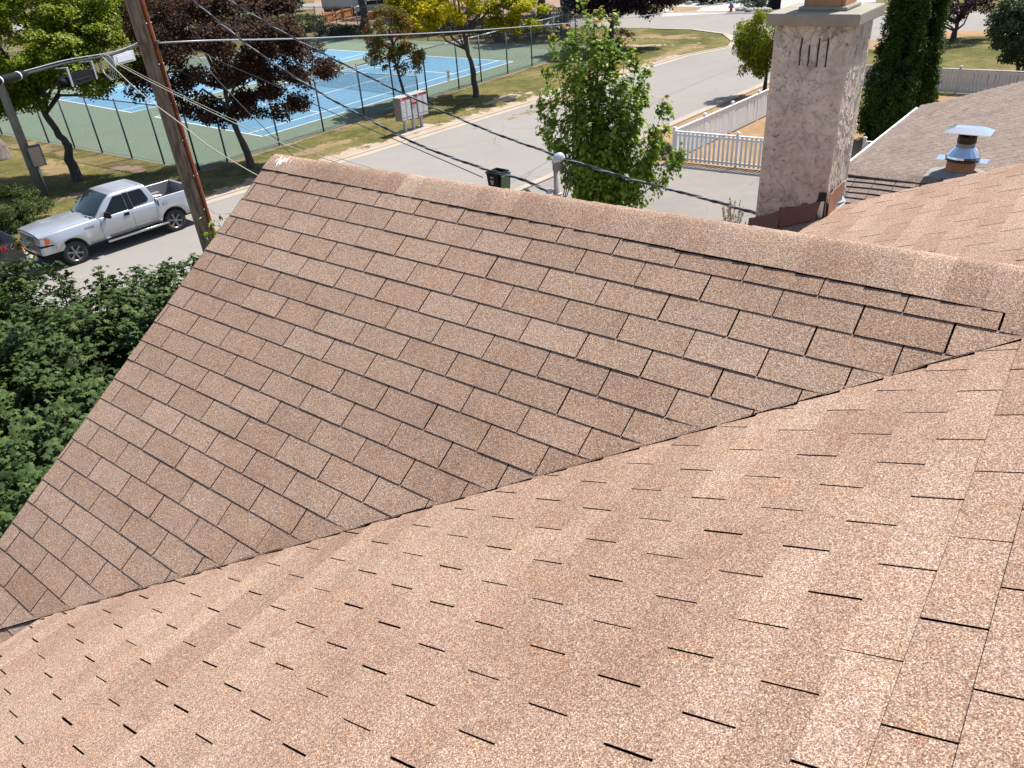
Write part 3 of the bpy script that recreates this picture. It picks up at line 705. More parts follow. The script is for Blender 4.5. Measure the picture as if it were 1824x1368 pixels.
# ---- chimney (stuccoed) with cap, flue and flashings
ch_corner = np.array([2.430, 5.476, 0]); cwid, cdep = .520, .50; ZB0, ZT = 5.6, 8.157
cc3 = ch_corner+rA*cwid/2+rB*cdep/2
def fbm3(p, sc, oct=4, seed=0):
    p = p*sc; v = np.zeros(len(p)); a = .5
    for o in range(oct):
        v += a*vn3(p+seed*13.7+o*5.1); a *= .5; p = p*2.03
    return v
def vn3(p):
    i = np.floor(p).astype(np.int64); f = p-i; f = f*f*(3-2*f)
    def h(d):
        k = ((i[:, 0]+d[0])*374761393+(i[:, 1]+d[1])*668265263+(i[:, 2]+d[2])*2147483647//7) & 0xffffffff
        k = ((k ^ (k >> 13))*1274126177) & 0xffffffff; return ((k ^ (k >> 16)) & 0xffff)/65535.
    r = 0
    for a in (0, 1):
        for b in (0, 1):
            for c in (0, 1):
                wgt = (f[:, 0] if a else 1-f[:, 0])*(f[:, 1] if b else 1-f[:, 1])*(f[:, 2] if c else 1-f[:, 2]); r = r+wgt*h((a, b, c))
    return r
def stucco_face(p0, ax, nrm, wid, z0, z1, nx, nz):
    u = np.linspace(0, wid, nx); v = np.linspace(z0, z1, nz); UU, VV = np.meshgrid(u, v)
    P = p0[None]+UU.ravel()[:, None]*ax[None]+np.zeros(3); P[:, 2] = VV.ravel()
    Q = P.copy()
    if abs(nrm @ rA) > .5: Q[:, 2] *= .45
    wob = np.stack([fbm3(Q, 7, 3, 3), fbm3(Q, 7, 3, 5), fbm3(Q, 7, 3, 8)], 1)-.5
    jag = np.stack([fbm3(Q, 30, 3, 23), fbm3(Q, 30, 3, 25), fbm3(Q, 30, 3, 28)], 1)-.5
    q = Q+wob*.22+jag*.07
    f = fbm3(q, 6.0, 3, 1)*7.5; fr = f-np.floor(f)
    g = fbm3(q+3.1, 12, 3, 31)*7.0; gr = g-np.floor(g); gm = np.clip((fbm3(P, 4, 2, 33)-.38)*9, 0, 1)
    terr = fr**7; ter2 = gr**5*gm
    side = abs(nrm @ rA) > .5
    d = (.008 if side else .017)*terr*(.4+1.2*fbm3(P, 5, 2, 9))+.010*ter2+(.010 if side else .005)*(fbm3(Q, 9, 3, 2)-.5)+(.0055 if side else .0025)*(fbm3(Q, 42, 3, 4)-.4)+.0015*fbm3(P, 120, 2, 4)
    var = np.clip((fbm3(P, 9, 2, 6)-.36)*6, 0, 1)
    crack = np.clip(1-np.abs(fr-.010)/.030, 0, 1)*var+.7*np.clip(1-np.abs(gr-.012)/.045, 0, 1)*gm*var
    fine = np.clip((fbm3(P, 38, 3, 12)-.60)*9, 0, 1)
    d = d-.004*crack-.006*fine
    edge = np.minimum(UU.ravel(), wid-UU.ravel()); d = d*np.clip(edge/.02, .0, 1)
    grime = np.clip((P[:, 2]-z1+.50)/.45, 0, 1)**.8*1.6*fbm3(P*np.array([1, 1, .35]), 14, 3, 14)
    dirt_shade = np.clip(1.0*crack+.6*fine+.5*grime*np.clip((fbm3(P*np.array([1, 1, .5]), 25, 3, 15)-.38)*7, 0, 1), 0, 1)  # relief shade painted under lips and in pits, plus real grime below the cap
    V = P+nrm[None]*d[:, None]
    idx = np.arange(nx*nz).reshape(nz, nx); F = np.stack([idx[:-1, :-1], idx[:-1, 1:], idx[1:, 1:], idx[1:, :-1]], -1).reshape(-1, 4)
    return V, F, dirt_shade, UU.ravel(), VV.ravel(), d
faces = [(ch_corner, rA, -rB, cwid), (ch_corner, rB, -rA, cdep), (ch_corner+rA*cwid, rB, rA, cdep), (ch_corner+rB*cdep, rA, rB, cwid)]
Vs = []; Fs = []; Ds = []; nb = 0
for k, (p0, ax, nn, wd) in enumerate(faces):
    nx, nz = ((130, 560) if k < 2 else (24, 60))
    V, F, D, uu, vv, d = stucco_face(p0, ax, nn, wd, ZB0, ZT, nx, nz)
    if k == 0:  # weep slots cut in the front face under the cap
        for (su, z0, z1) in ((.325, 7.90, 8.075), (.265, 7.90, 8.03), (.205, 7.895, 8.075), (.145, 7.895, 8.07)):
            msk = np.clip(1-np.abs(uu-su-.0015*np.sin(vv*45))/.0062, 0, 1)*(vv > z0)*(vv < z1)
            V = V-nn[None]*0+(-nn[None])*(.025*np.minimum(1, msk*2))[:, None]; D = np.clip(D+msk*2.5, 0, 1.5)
    Vs.append(V); Fs.append(F+nb); Ds.append(D); nb += len(V)
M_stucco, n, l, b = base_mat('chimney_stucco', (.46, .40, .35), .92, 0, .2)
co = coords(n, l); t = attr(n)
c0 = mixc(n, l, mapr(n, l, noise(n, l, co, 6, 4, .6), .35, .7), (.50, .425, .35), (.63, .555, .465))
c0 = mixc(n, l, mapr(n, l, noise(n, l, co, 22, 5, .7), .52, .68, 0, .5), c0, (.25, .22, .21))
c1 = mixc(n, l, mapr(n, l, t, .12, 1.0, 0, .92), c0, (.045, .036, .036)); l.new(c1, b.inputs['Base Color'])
bump(n, l, noise(n, l, co, 120, 4, .7), .6, .003, b)
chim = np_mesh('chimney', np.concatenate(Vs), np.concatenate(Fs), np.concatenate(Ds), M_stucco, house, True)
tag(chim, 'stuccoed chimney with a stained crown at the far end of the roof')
M_cap = mat_ground('chimney_cap_concrete', [(.25, (.27, .245, .19)), (.5, (.36, .33, .27)), (.8, (.44, .41, .35))], 4, 18, 150, .006)
mb = MB(); cz = ZT+.038; mb.obox(cc3+Zv*cz, rA, rB, Zv, (cwid/2+.052, cdep/2+.055, .038)); mb.build('chimney_cap', M_cap, chim, bevel=.008)
fc = cc3+rA*-.02
mb = MB()
for k in (-1, 1):
    mb.obox(fc+Zv*(ZT+.076+.2)+rA*.125*k, rA, rB, Zv, (.014, .13, .2)); mb.obox(fc+Zv*(ZT+.076+.2)+rB*.125*k, rA, rB, Zv, (.111, .014, .2))
mb.build('flue', M_terra, chim, bevel=.004)
mb = MB(); mb.obox(fc+Zv*(ZT+.076+.012), rA, rB, Zv, (.165, .165, .014)); mb.build('mortar_bed', M_cap, chim, bevel=.01)
# front step flashing: three overlapping brown plates following the slope
rg = random.Random(4)
segs = [(-.045, .20, .150, .016), (.185, .36, .165, .010), (.345, .475, .150, .014)]
mb = MB()
for (u0, u1, hh, outw) in segs:
    # u measured from the LEFT end of the front face towards the right corner
    pts = []
    def fp(u, h, o): 
        p = ch_corner+rA*(cwid-u)-rB*o; z = zB(p); return np.array([p[0], p[1], z+h])
    N = 7; topv = [fp(u0+(u1-u0)*i/N, hh+rg.uniform(-.012, .010)-.02*(i/N), .012+outw*.2) for i in range(N+1)]
    botv = [fp(u0+(u1-u0)*i/N, .008, .02+outw*2.2) for i in range(N+1)]
    topb = [p+rB*.006 for p in topv]; botb = [p+rB*.006 for p in botv]; n1 = N+1
    vs = topv+botv+topb+botb
    mb.add(vs, [(i, n1+i, n1+i+1, i+1) for i in range(N)]+[(2*n1+i, 2*n1+i+1, 3*n1+i+1, 3*n1+i) for i in range(N)]+[(i, i+1, 2*n1+i+1, 2*n1+i) for i in range(N)]+[(0, 2*n1, 3*n1, n1), (N, n1+N, 3*n1+N, 2*n1+N)])
mb.build('front_flashing', M_flash, chim)
mb = MB()
def rp(u, h, o):
    p = ch_corner+rB*u-rA*o; return np.array([p[0], p[1], zB(ch_corner)+h])
N = 8; topv = [rp(.0+.33*i/N, .175+.012*(i/N)+rg.uniform(-.006, .006), .022) for i in range(N+1)]; botv = [rp(.0+.33*i/N, .004+.03*(i/N)**2, .028) for i in range(N+1)]
n1 = N+1; tb2 = [p+rA*.005 for p in topv]; bb2 = [p+rA*.005 for p in botv]
mb.add(topv+botv+tb2+bb2, [(i, i+1, n1+i+1, n1+i) for i in range(N)]+[(2*n1+i, 3*n1+i, 3*n1+i+1, 2*n1+i+1) for i in range(N)]+[(i, 2*n1+i, 2*n1+i+1, i+1) for i in range(N)]+[(0, n1, 3*n1, 2*n1), (N, 2*n1+N, 3*n1+N, n1+N)])
tag(mb.build('side_flashing', M_flash2, chim), 'faded lighter brown flashing plate')
mb = MB(); mb.add([rp(-.03, -.02, .012), rp(-.05, .0, .05), rp(.4, .006, .045), rp(.40, .05, .012), rp(-.03, .10, .006)], [(0, 1, 2, 3, 4)]); mb.build('soaker', M_galv, chim)
mb = MB()
p = ch_corner-rB*.014; za = zB(ch_corner)
mb.add([np.array([*(p+rA*x)[:2], za+h]) for x, h in ((.0, .19), (.055, .185), (.06, .13), (.072, .11), (.07, .02), (.0, -.005))], [(0, 1, 2, 3, 4, 5)])
mb.build('tar_patch', M_tar, chim)
mb = MB(); p = ch_corner-rB*.03
mb.add([np.array([*(p+rA*x)[:2], za+h]) for x, h in ((.005, .13), (.03, .12), (.048, .03), (.03, -.0), (.004, .0))]+[np.array([*(p-rB*.02+rA*.01)[:2], za+.01])], [(0, 1, 2, 3, 4), (3, 4, 5)]); mb.build('bent_corner_flashing', M_galv, chim)

# ---- service mast and weatherhead (stands through the far gable slope)
mp = np.array([.60, 7.56]); zr = zA2(np.array([*mp, 0]))
mast = thing('service_mast', 'grey steel service mast with a domed weatherhead behind the ridge', 'mast', (*mp, zr))
mz = 6.90-zr
mb = MB(); mb.tube([(0, 0, -.3), (0, 0, mz-.09)], .0335, 16); mb.build('pipe', plain('mast_pipe', (.36, .32, .28), .5, .35, var=.25, scale=22), mast)
mb = MB(); mb.lathe((0, 0, mz-.15), [(.036, 0), (.040, .005), (.040, .09), (.036, .095)], 16); mb.build('collar', plain('mast_collar', (.20, .205, .215), .5, .4), mast)
mb = MB(); hd = np.array([.95, .2, 0]); V = []; F = []
nr, ns = 9, 14
for i in range(nr):
    th_ = math.pi/2*i/(nr-1)
    for j in range(ns):
        a = 2*math.pi*j/ns; x = math.cos(a)*math.cos(th_)*.060+.012+(.016*math.cos(th_)*(math.cos(a) > 0)); y = math.sin(a)*math.cos(th_)*.047; z = .078*math.sin(th_)+(.020*math.cos(a)*math.cos(th_))
        V.append((x, y, mz-.06+z))
for i in range(nr-1):
    for j in range(ns): F.append((i*ns+j, i*ns+(j+1) % ns, (i+1)*ns+(j+1) % ns, (i+1)*ns+j))
F.append(tuple(range(ns-1, -1, -1))); mb.add(V, F, .5, 0, True); mb.build('weatherhead', plain('weatherhead_alloy', (.50, .55, .60), .38, .35, var=.1), mast)
mb = MB(); mb.lathe((0, 0, mz-.40), [(.0345, 0), (.046, .002), (.046, .022), (.0345, .024)], 14); mb.tube([(-.035, -.01, mz-.36), (-.075, -.02, mz-.345), (-.10, -.02, mz-.35)], .016, 8); mb.lathe((-.085, -.02, mz-.375), [(.012, 0), (.030, .006), (.030, .018), (.018, .026), (.030, .034), (.028, .046), (.0, .05)], 10); mb.build('insulator_clamp', plain('insulator_grey', (.45, .45, .44), .45, .3), mast)
mb = MB()
for k in range(3):
    y = .012*(k-1); mb.tube([(.055, y, mz-.075), (.080+.02*k, y, mz-.14), (.085+.028*k, y, mz-.28), (.055+.02*k, y, mz-.42), (.0, -.04, mz-.50), (-.10, -.05, mz-.50), (-.20, -.03, mz-.44), (-.30-.02*k, -.03, mz-.30)], .0055, 6)
mb.build('service_loop', M_cable, mast)
# ================================================================== VEGETATION
def leafset(name, C, Ln, Wd_, mat, parent, up=.45, outc=None, fold=.18, shape='leaf', seed=1, tint=None, droop=0.):
    rg = np.random.default_rng(seed); n = len(C)
    nrm = rg.normal(size=(n, 3)); nrm[:, 2] = np.abs(nrm[:, 2])*.6+up*2
    if outc is not None:
        o = C-outc; o /= np.linalg.norm(o, axis=1)[:, None]+1e-6; nrm += o*1.1
    nrm /= np.linalg.norm(nrm, axis=1)[:, None]
    t = rg.normal(size=(n, 3)); t[:, 2] -= droop; t -= nrm*np.sum(t*nrm, 1)[:, None]; t /= np.linalg.norm(t, axis=1)[:, None]+1e-9
    s = np.cross(nrm, t); sc = rg.uniform(.65, 1.25, n)[:, None]
    if shape == 'leaf': T = np.array([(-.5, 0, 0), (.05, .5, fold), (.5, 0, -.05), (.05, -.5, fold)]); faces = [(0, 2, 1), (0, 3, 2)]
    elif shape == 'maple':
        T = np.array([(-.48, 0, -.02), (-.30, .17, -.02), (-.26, .44, -.16), (-.04, .27, -.04), (.24, .46, -.20), (.24, .19, -.03), (.56, 0, -.24), (.24, -.19, -.03), (.24, -.46, -.20), (-.04, -.27, -.04), (-.26, -.44, -.16), (-.30, -.17, -.02), (0, 0, .05)])
        faces = [(12, i, (i+1) % 12) for i in range(12)]; faces = [(a, c, b) for a, b, c in faces]
    elif shape == 'needle': T = np.array([(-.5, .12, 0), (-.5, -.12, 0), (.5, -.05, 0), (.5, .05, 0)]); faces = [(0, 1, 2), (0, 2, 3)]
    elif shape == 'spray':
        T = np.array([(-.5, 0, 0), (.1, .45, .10), (.5, .12, -.1), (.5, -.12, -.1), (.1, -.45, .10)]); faces = [(0, 2, 1), (0, 3, 2), (0, 4, 3)]
    k = len(T)
    V = C[:, None, :]+sc[:, None]*(T[None, :, 0:1]*Ln*t[:, None]+T[None, :, 1:2]*Wd_*s[:, None]+T[None, :, 2:3]*Ln*nrm[:, None])
    F = (np.arange(n)*k)[:, None, None]+np.array(faces)[None]
    if tint is None: tint = np.clip(rg.normal(.42, .24, n), 0, 1)
    return np_mesh(name, V.reshape(-1, 3), F.reshape(-1, 3), np.repeat(tint, k), mat, parent)
def clumps(rg, centers, radii, per, surf=.6, flat=.75):
    """points clustered in small lumps, denser towards each lump's outside"""
    P = []
    for c, r in zip(centers, radii):
        m = max(3, int(per*(r**2)))
        d = rg.normal(size=(m, 3)); d /= np.linalg.norm(d, axis=1)[:, None]
        rr = r*(surf+(1-surf)*rg.random(m)**.6)*rg.uniform(.55, 1.08, m)
        q = d*rr[:, None]; q[:, 2] *= flat; P.append(c+q)
    return np.concatenate(P)
def crown_centers(rg, n, lobes, shell=.55):
    """lobes: list of (centre, (rx,ry,rz), weight)"""
    ws = np.array([L[2] for L in lobes], float); ws /= ws.sum(); out = []
    for c, r, w_ in [(np.array(L[0], float), np.array(L[1], float), L[2]) for L in lobes]: pass
    ks = rg.choice(len(lobes), n, p=ws)
    for k in ks:
        c, r, _ = lobes[k]; d = rg.normal(size=3); d /= np.linalg.norm(d); q = d*(shell+(1-shell)*rg.random()**.5)
        out.append(np.array(c)+q*np.array(r))
    return np.array(out)
def limbs(mb, base, fork, targets, r0, rg, n=5):
    fork = np.array(fork, float)
    for t in targets:
        t = np.array(t, float); pts = [fork]; 
        for i in range(1, n+1):
            f = i/n; p = fork+(t-fork)*f+rg.normal(size=3)*.05*np.linalg.norm(t-fork)*(1-f)*1.2; p[2] += math.sin(f*math.pi)*.06*np.linalg.norm(t-fork); pts.append(p)
        mb.tube(pts, [r0*(1-.86*i/n) for i in range(n+1)], 6, cap=False)
def tree(name, label, cat, base, trunk, r0, lobes, nclump, crad, per, leaf, mat, bark, seed=1, shape='leaf', up=.45, shell=.55, flat=.75, group=None, nl=9, droop=0., surf=.5, twigs=False, tintf=None):
    rg = np.random.default_rng(seed); base = np.array([base[0], base[1], 0.])
    t = thing(name, label, cat, base, 0, group)
    mb = MB(); pts = [np.array(p, float) for p in trunk]; n = len(pts)
    rad = [r0*(1.25 if i == 0 else 1-.55*i/(n-1)) for i in range(n)]
    fine = [pts[0]+np.array([0, 0, -.1])]; fr = [rad[0]*1.15]
    for i in range(n-1):
        for f in (0, .33, .66): fine.append(pts[i]*(1-f)+pts[i+1]*f+rg.normal(size=3)*r0*.12*(i > 0 or f > 0)); fr.append((rad[i]*(1-f)+rad[i+1]*f)*rg.uniform(.92, 1.1))
    fine.append(pts[-1]); fr.append(rad[-1]); mb.tube(fine, fr, 10)
    cen = crown_centers(rg, nclump, lobes, shell)
    pick = rg.choice(len(cen), min(nl, len(cen)), replace=False)
    limbs(mb, base, pts[-1], cen[pick], r0*.55, rg)
    if n > 2: limbs(mb, base, pts[-2], cen[rg.choice(len(cen), min(4, len(cen)), replace=False)], r0*.35, rg)
    mb.build('trunk', bark, t)
    rr = rg.uniform(crad[0], crad[1], nclump); C = clumps(rg, cen, rr, per, surf, flat)
    C = C[C[:, 2] > .15]
    allc = np.mean([L[0] for L in lobes], 0)
    tn = None
    if tintf is not None: tn = np.clip(tintf(C)+rg.normal(0, .16, len(C)), 0, 1)
    leafset('crown', C, leaf[0], leaf[1], mat, t, up, allc, shape=shape, seed=seed+50, droop=droop, tint=tn)
    return t
def bush(name, label, cat, base, lobes, nclump, crad, per, leaf, mat, seed=1, shape='leaf', up=.4, flat=.8, group=None, stems=6, shell=.5):
    rg = np.random.default_rng(seed); base = np.array([base[0], base[1], 0.]); t = thing(name, label, cat, base, 0, group)
    cen = crown_centers(rg, nclump, lobes, shell); cen[:, 2] = np.maximum(cen[:, 2], .12)
    C = clumps(rg, cen, rg.uniform(crad[0], crad[1], nclump), per, .4, flat); C[:, 2] = np.maximum(C[:, 2], .03)
    mb = MB()
    limbs(mb, base, (0, 0, -.02), cen[rg.choice(len(cen), min(stems, len(cen)), replace=False)], .035, rg); mb.build('stem', M_bark, t)
    leafset('foliage', C, leaf[0], leaf[1], mat, t, up, np.array([0, 0, .0]), shape=shape, seed=seed+9)
    return t
Xr = np.array([1, 0, 0]); 
# T1 green street maple, left
tree('maple_tree', 'bright green maple with a kinked dark trunk in front of the left court', 'tree', (-18.8, 35.1), [(0, 0, 0), (-.12, 0, 1.0), (.05, 0, 1.5), (-.12, .0, 2.0), (-.45, 0, 2.9), (-.55, .1, 3.7)], .21,
     [((-.8, .6, 5.9), (4.2, 3.2, 1.7), 5), ((-2.9, .0, 4.3), (2.2, 2.0, 1.3), 2.2), ((1.9, .6, 5.0), (2.3, 2.0, 1.4), 1.8), ((-.2, 1.2, 7.0), (3.6, 2.6, 1.0), 1.8), ((-1.6, .2, 3.6), (1.6, 1.4, .5), .6)], 250, (.42, .85), 800, (.125, .095), L_maple, M_bark, 3, up=.7, flat=.55)
# T2 dark red maple
tree('dark_red_maple', 'dark red leaved maple beside the near corner of the court fence', 'tree', (-11.05, 35.25), [(0, 0, 0), (-.1, 0, 1.0), (-.3, 0, 1.9), (-.4, 0, 2.7), (-.35, .1, 3.4)], .17,
     [((-.3, .3, 5.4), (3.9, 2.9, 1.8), 6.5), ((2.4, .2, 4.1), (2.0, 1.7, 1.1), 2.0), ((-2.9, .2, 3.9), (1.6, 1.5, 1.0), 1.4), ((-2.2, .6, 5.9), (1.9, 1.6, 1.2), 1.4), ((-1.0, 0, 2.55), (2.3, 1.5, .42), 1.0), ((1.4, .1, 2.6), (1.6, 1.3, .5), .9), ((-.3, .6, 6.9), (2.8, 2.3, .9), 1.6)], 260, (.34, .68), 860, (.115, .095), L_red, M_bark, 5, up=.4)
# T3 rowan with berries
t3 = tree('rowan_tree', 'small rowan with orange berries behind the mailboxes', 'tree', (-4.75, 45.2), [(0, 0, 0), (-.1, 0, 1.2), (-.25, 0, 2.2), (-.35, 0, 3.2)], .10,
     [((-.5, .2, 4.0), (1.35, 1.2, 1.5), 5), ((.25, .1, 2.7), (1.0, .9, .8), 1.8), ((-1.15, 0, 2.9), (.7, .8, .7), 1.2)], 110, (.22, .40), 760, (.14, .06), L_rowan, M_bark, 8, up=.35)
rg8 = np.random.default_rng(18); cb = crown_centers(rg8, 95, [((-.45, .2, 3.9), (1.45, 1.3, 1.45), 5), ((.35, .1, 2.6), (1.1, 1.0, .8), 1.6)], .75); mb = MB()
for c in cb:
    for k in range(4): mb.obox(c+rg8.normal(size=3)*.035, Xr, (0, 1, 0), (0, 0, 1), (.026, .026, .026))
tag(mb.build('berry_clusters', L_berry, t3), kind='stuff')
# T4 yellow locust
def ty(C): return .46+.5*(fbm3(C, .8, 3, 2)-.35)*2+.08*(C[:, 2]-4.5)-.03*C[:, 0]
t4 = tree('yellow_locust_tree', 'yellow green locust beside the court fence gate', 'tree', (-.85, 47.3), [(0, 0, 0), (.0, 0, 1.0), (-.05, 0, 1.7), (-.3, 0, 2.6), (-.4, .1, 3.5)], .17,
     [((-.5, .4, 5.4), (4.1, 3.0, 1.4), 5), ((2.5, .2, 4.3), (1.9, 1.6, 1.0), 1.7), ((-2.8, .2, 4.6), (1.8, 1.6, 1.0), 1.7)], 190, (.32, .66), 640, (.20, .085), L_yel, M_bark, 12, up=.55, droop=.7, flat=.6, tintf=ty)
# T5 young maple just behind our ridge
def tt5(C): return .40+.3*(fbm3(C, 1.5, 2, 3)-.4)
rg5 = np.random.default_rng(31); b5 = np.array([3.05, 22.4, 0]); t5 = thing('young_maple_tree', 'young green maple with orange shoot tips at the driveway edge behind the ridge', 'tree', b5)
mb = MB(); tips = []
for (tx, ty_, tz, bx) in [(-.34, .1, 6.85, 0), (-.62, .2, 6.5, -.1), (.12, .3, 6.6, .1), (-.1, -.2, 6.4, 0), (.72, .1, 5.7, .3), (-1.25, .2, 6.0, -.2), (-.95, -.3, 6.3, -.2), (.35, 0, 6.4, .1), (-1.65, -.1, 4.5, -.3), (-1.5, .3, 5.2, -.3), (1.35, .2, 5.0, .4), (1.0, -.1, 5.4, .3), (1.85, 0, 4.2, .5), (-.1, -.4, 6.0, 0), (.45, -.5, 5.2, .1), (-.7, -.5, 5.3, -.1), (1.6, -.5, 3.4, .5), (-1.35, .3, 3.5, -.3), (.9, .7, 4.6, .2), (-.5, .8, 5.4, -.1), (2.35, -.2, 2.75, .5), (.2, .4, 6.1, 0), (1.1, -.2, 4.4, .2), (-.8, .0, 4.3, 0), (.6, -.3, 4.3, 0), (.1, .2, 3.8, 0), (1.0, .3, 3.4, .2), (-.5, -.3, 3.2, 0), (2.0, .3, 3.4, .4), (-.1, .5, 4.6, 0), (.5, .1, 2.8, 0), (1.4, 0, 2.4, .3), (-.6, .1, 2.4, 0), (-.2, .0, 5.2, 0)]:
    p0 = np.array([bx*.15, 0, .9]); p3 = np.array([tx, ty_, tz]); p1 = p0+np.array([tx*.45, ty_*.45, (tz-.9)*.30]); p2 = np.array([tx*.86, ty_*.86, .9+(tz-.9)*.66]); 
    pts = [p0*(1-f)**3+3*p1*f*(1-f)**2+3*p2*f*f*(1-f)+p3*f**3 for f in np.linspace(0, 1, 12)]
    mb.tube(pts, [.026*(1-.9*i/11)+.002 for i in range(12)], 5, cap=False); tips.append(pts)
mb.tube([(0, 0, -.1), (0, 0, .6), (0, 0, 1.1)], [.10, .08, .06], 8); mb.build('trunk', M_bark, t5)
Cs = []; Ct = []
for pts in tips:
    for i in range(3, 12):
        for k in range(2):
            f = rg5.random(); p = pts[i-1]*(1-f)+pts[i]*f; m = 15+int(1.4*i); rr = .31*(1-.35*(i/11)); tw = p+rg5.normal(size=3)*np.array([.11, .11, .10])
            q = tw+rg5.normal(size=(m, 3))*np.array([rr*.38, rr*.38, rr*.55]); Cs.append(q)
    p = pts[-1]; Ct.append(p+rg5.normal(size=(5, 3))*.05+np.array([0, 0, .04]))
Cs = np.concatenate(Cs); nC = len(Cs); Cs = np.concatenate([Cs]+Ct); tn5 = np.clip(tt5(Cs)+rg5.normal(0, .2, len(Cs)), 0, .78); tn5[nC:] = 1.
leafset('crown', Cs, .140, .125, L_fresh, t5, .30, np.array([0, 0, 3.]), shape='maple', seed=77, tint=tn5, droop=.9)
# T6 black-purple tree at the far end of the verge
tree('black_purple_tree', 'nearly black purple leaved tree on the far verge beyond the court', 'tree', (9.1, 60.8), [(0, 0, 0), (.05, 0, 1.0), (.1, 0, 1.8), (.2, 0, 2.6)], .24,
     [((.6, .6, 4.6), (3.9, 3.0, 2.2), 5), ((2.8, .2, 3.1), (1.9, 1.6, 1.0), 1.6), ((-1.9, .3, 3.2), (1.6, 1.6, 1.0), .9)], 140, (.45, .85), 420, (.17, .14), L_black, M_bark, 15, up=.4)
bush('round_shrub', 'dark green shrub at the foot of the black purple tree', 'shrub', (10.0, 62.2), [((0, 0, .6), (1.0, .9, .65), 1)], 24, (.25, .4), 420, (.13, .08), L_bushd, 16)
# T7 weeping caragana by the road
tree('weeping_shrub_tree', 'weeping yellow green small tree by the road behind the chimney', 'tree', (14.4, 42.0), [(0, 0, 0), (.05, 0, .9), (.0, 0, 1.8), (.0, 0, 2.4)], .10,
     [((.1, 0, 3.0), (1.75, 1.5, 1.05), 4), ((-.9, -.2, 2.2), (.85, .8, 1.1), 1.8), ((1.0, -.3, 2.1), (.9, .8, 1.1), 1.5), ((0, -.9, 2.0), (1.2, .6, .9), 1.5)], 190, (.22, .40), 1150, (.15, .055), L_willow, M_bark, 18, up=.1, droop=1.8, flat=1.25)
# T8 two columnar cedars
def cedar(label, base, h, r, seed, tilt=0., n=15000):
    rg = np.random.default_rng(seed); t = thing('columnar_cedar', label, 'cedar tree', (base[0], base[1], 0), 0, 'columnar cedars beside the neighbouring roof')
    prof = lambda z: r*np.clip(np.minimum(1.0, .70+.5*z/(h*.2)), 0, 1)*np.clip((1-.58*z/h)*np.clip((1-z/h)*7, 0, 1)**.5, 0, 1)
    nc = 460; z = h*(rg.random(nc)**.85); a = rg.random(nc)*2*math.pi; rad = prof(z)*rg.uniform(.74, 1.02, nc)
    cen = np.stack([rad*np.cos(a)+tilt*z, rad*np.sin(a), z+.1], 1); C = []
    for c in cen:
        m = n//nc; q = rg.normal(size=(m, 3))*np.array([.085, .085, .14])*(.75+.5*rg.random()); C.append(c+q)
    C = np.concatenate(C)
    core = MB(); core.tube([(0, 0, 0), (tilt*h*.3, 0, h*.3), (tilt*h*.9, 0, h*.93)], [.09, .07, .02], 6); core.build('trunk', M_bark, t)
    ax = np.stack([tilt*C[:, 2], 0*C[:, 2], C[:, 2]], 1)
    nn = rg.normal(size=(len(C), 3)); t_ = leafset('foliage', C, .15, .055, L_cedar, t, .05, np.array([0, 0, h*.25]), shape='spray', seed=seed+3, droop=-1.2, tint=np.clip(.35+.5*(fbm3(C, 3.5, 2, seed)-.45)+rg.normal(0, .18, len(C)), 0, 1))
    # inner mass so that the column is not see-through
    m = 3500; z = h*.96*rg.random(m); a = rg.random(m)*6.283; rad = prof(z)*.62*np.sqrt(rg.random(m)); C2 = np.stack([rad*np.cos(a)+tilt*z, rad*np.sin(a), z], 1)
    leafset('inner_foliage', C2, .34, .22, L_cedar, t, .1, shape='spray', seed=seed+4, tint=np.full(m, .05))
    return t
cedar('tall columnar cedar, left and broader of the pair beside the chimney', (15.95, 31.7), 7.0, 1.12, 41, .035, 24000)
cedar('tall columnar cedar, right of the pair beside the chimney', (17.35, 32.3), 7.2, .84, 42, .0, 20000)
# T9 purple plum across the lawn
tree('purple_plum_tree', 'purple plum tree on the lawn beyond the white board fence', 'tree', (30.8, 54.0), [(0, 0, 0), (.05, 0, .6), (.1, 0, 1.2)], .19,
     [((.3, .3, 3.0), (2.5, 2.2, 1.7), 4), ((-1.7, 0, 2.0), (1.2, 1.2, .8), 1), ((2.2, 0, 2.4), (1.2, 1.2, .8), 1)], 110, (.30, .6), 330, (.15, .11), L_plum, M_bark, 21)
tree('plum_sapling', 'little purple leaved sapling in front of the stop sign', 'tree', (26.2, 52.6), [(0, 0, 0), (0, 0, .8), (0, 0, 1.5)], .04, [((0, 0, 1.75), (.75, .6, .65), 1)], 20, (.15, .3), 520, (.13, .1), L_plum, M_barkg, 22)
tree('mixed_shrub_tree', 'green and bronze shrubby tree at the right end of the lawn', 'tree', (28.0, 42.2), [(0, 0, 0), (-.2, 0, .8), (-.1, 0, 1.5)], .09,
     [((.6, .2, 2.0), (2.2, 1.8, 1.6), 5), ((-1.0, 0, 2.6), (1.1, .9, 1.1), 1.6), ((1.2, .3, 3.3), (1.5, 1.3, 1.0), 1.6)], 190, (.28, .55), 620, (.15, .08), L_bushd, M_barkg, 23, up=.2)
tree('purple_plum_tree', 'second purple plum farther right by the cross road', 'tree', (40.5, 56.5), [(0, 0, 0), (.0, 0, .8), (.1, 0, 1.4)], .18, [((.0, .3, 3.2), (3.0, 2.4, 1.8), 4)], 90, (.35, .65), 280, (.17, .12), L_plum, M_bark, 24)
tree('far_lawn_tree', 'light green tree between the plums by the cross road', 'tree', (38.2, 52.), [(0, 0, 0), (.0, 0, .8), (.1, 0, 1.6)], .16, [((-.6, .3, 3.4), (2.2, 1.8, 1.6), 4)], 80, (.3, .6), 300, (.16, .10), L_willow, M_bark, 25)
cedar('dark conical cedar at the top right behind the shrubby tree', (33.0, 44.6), 6.5, 1.5, 44, .0, 14000)
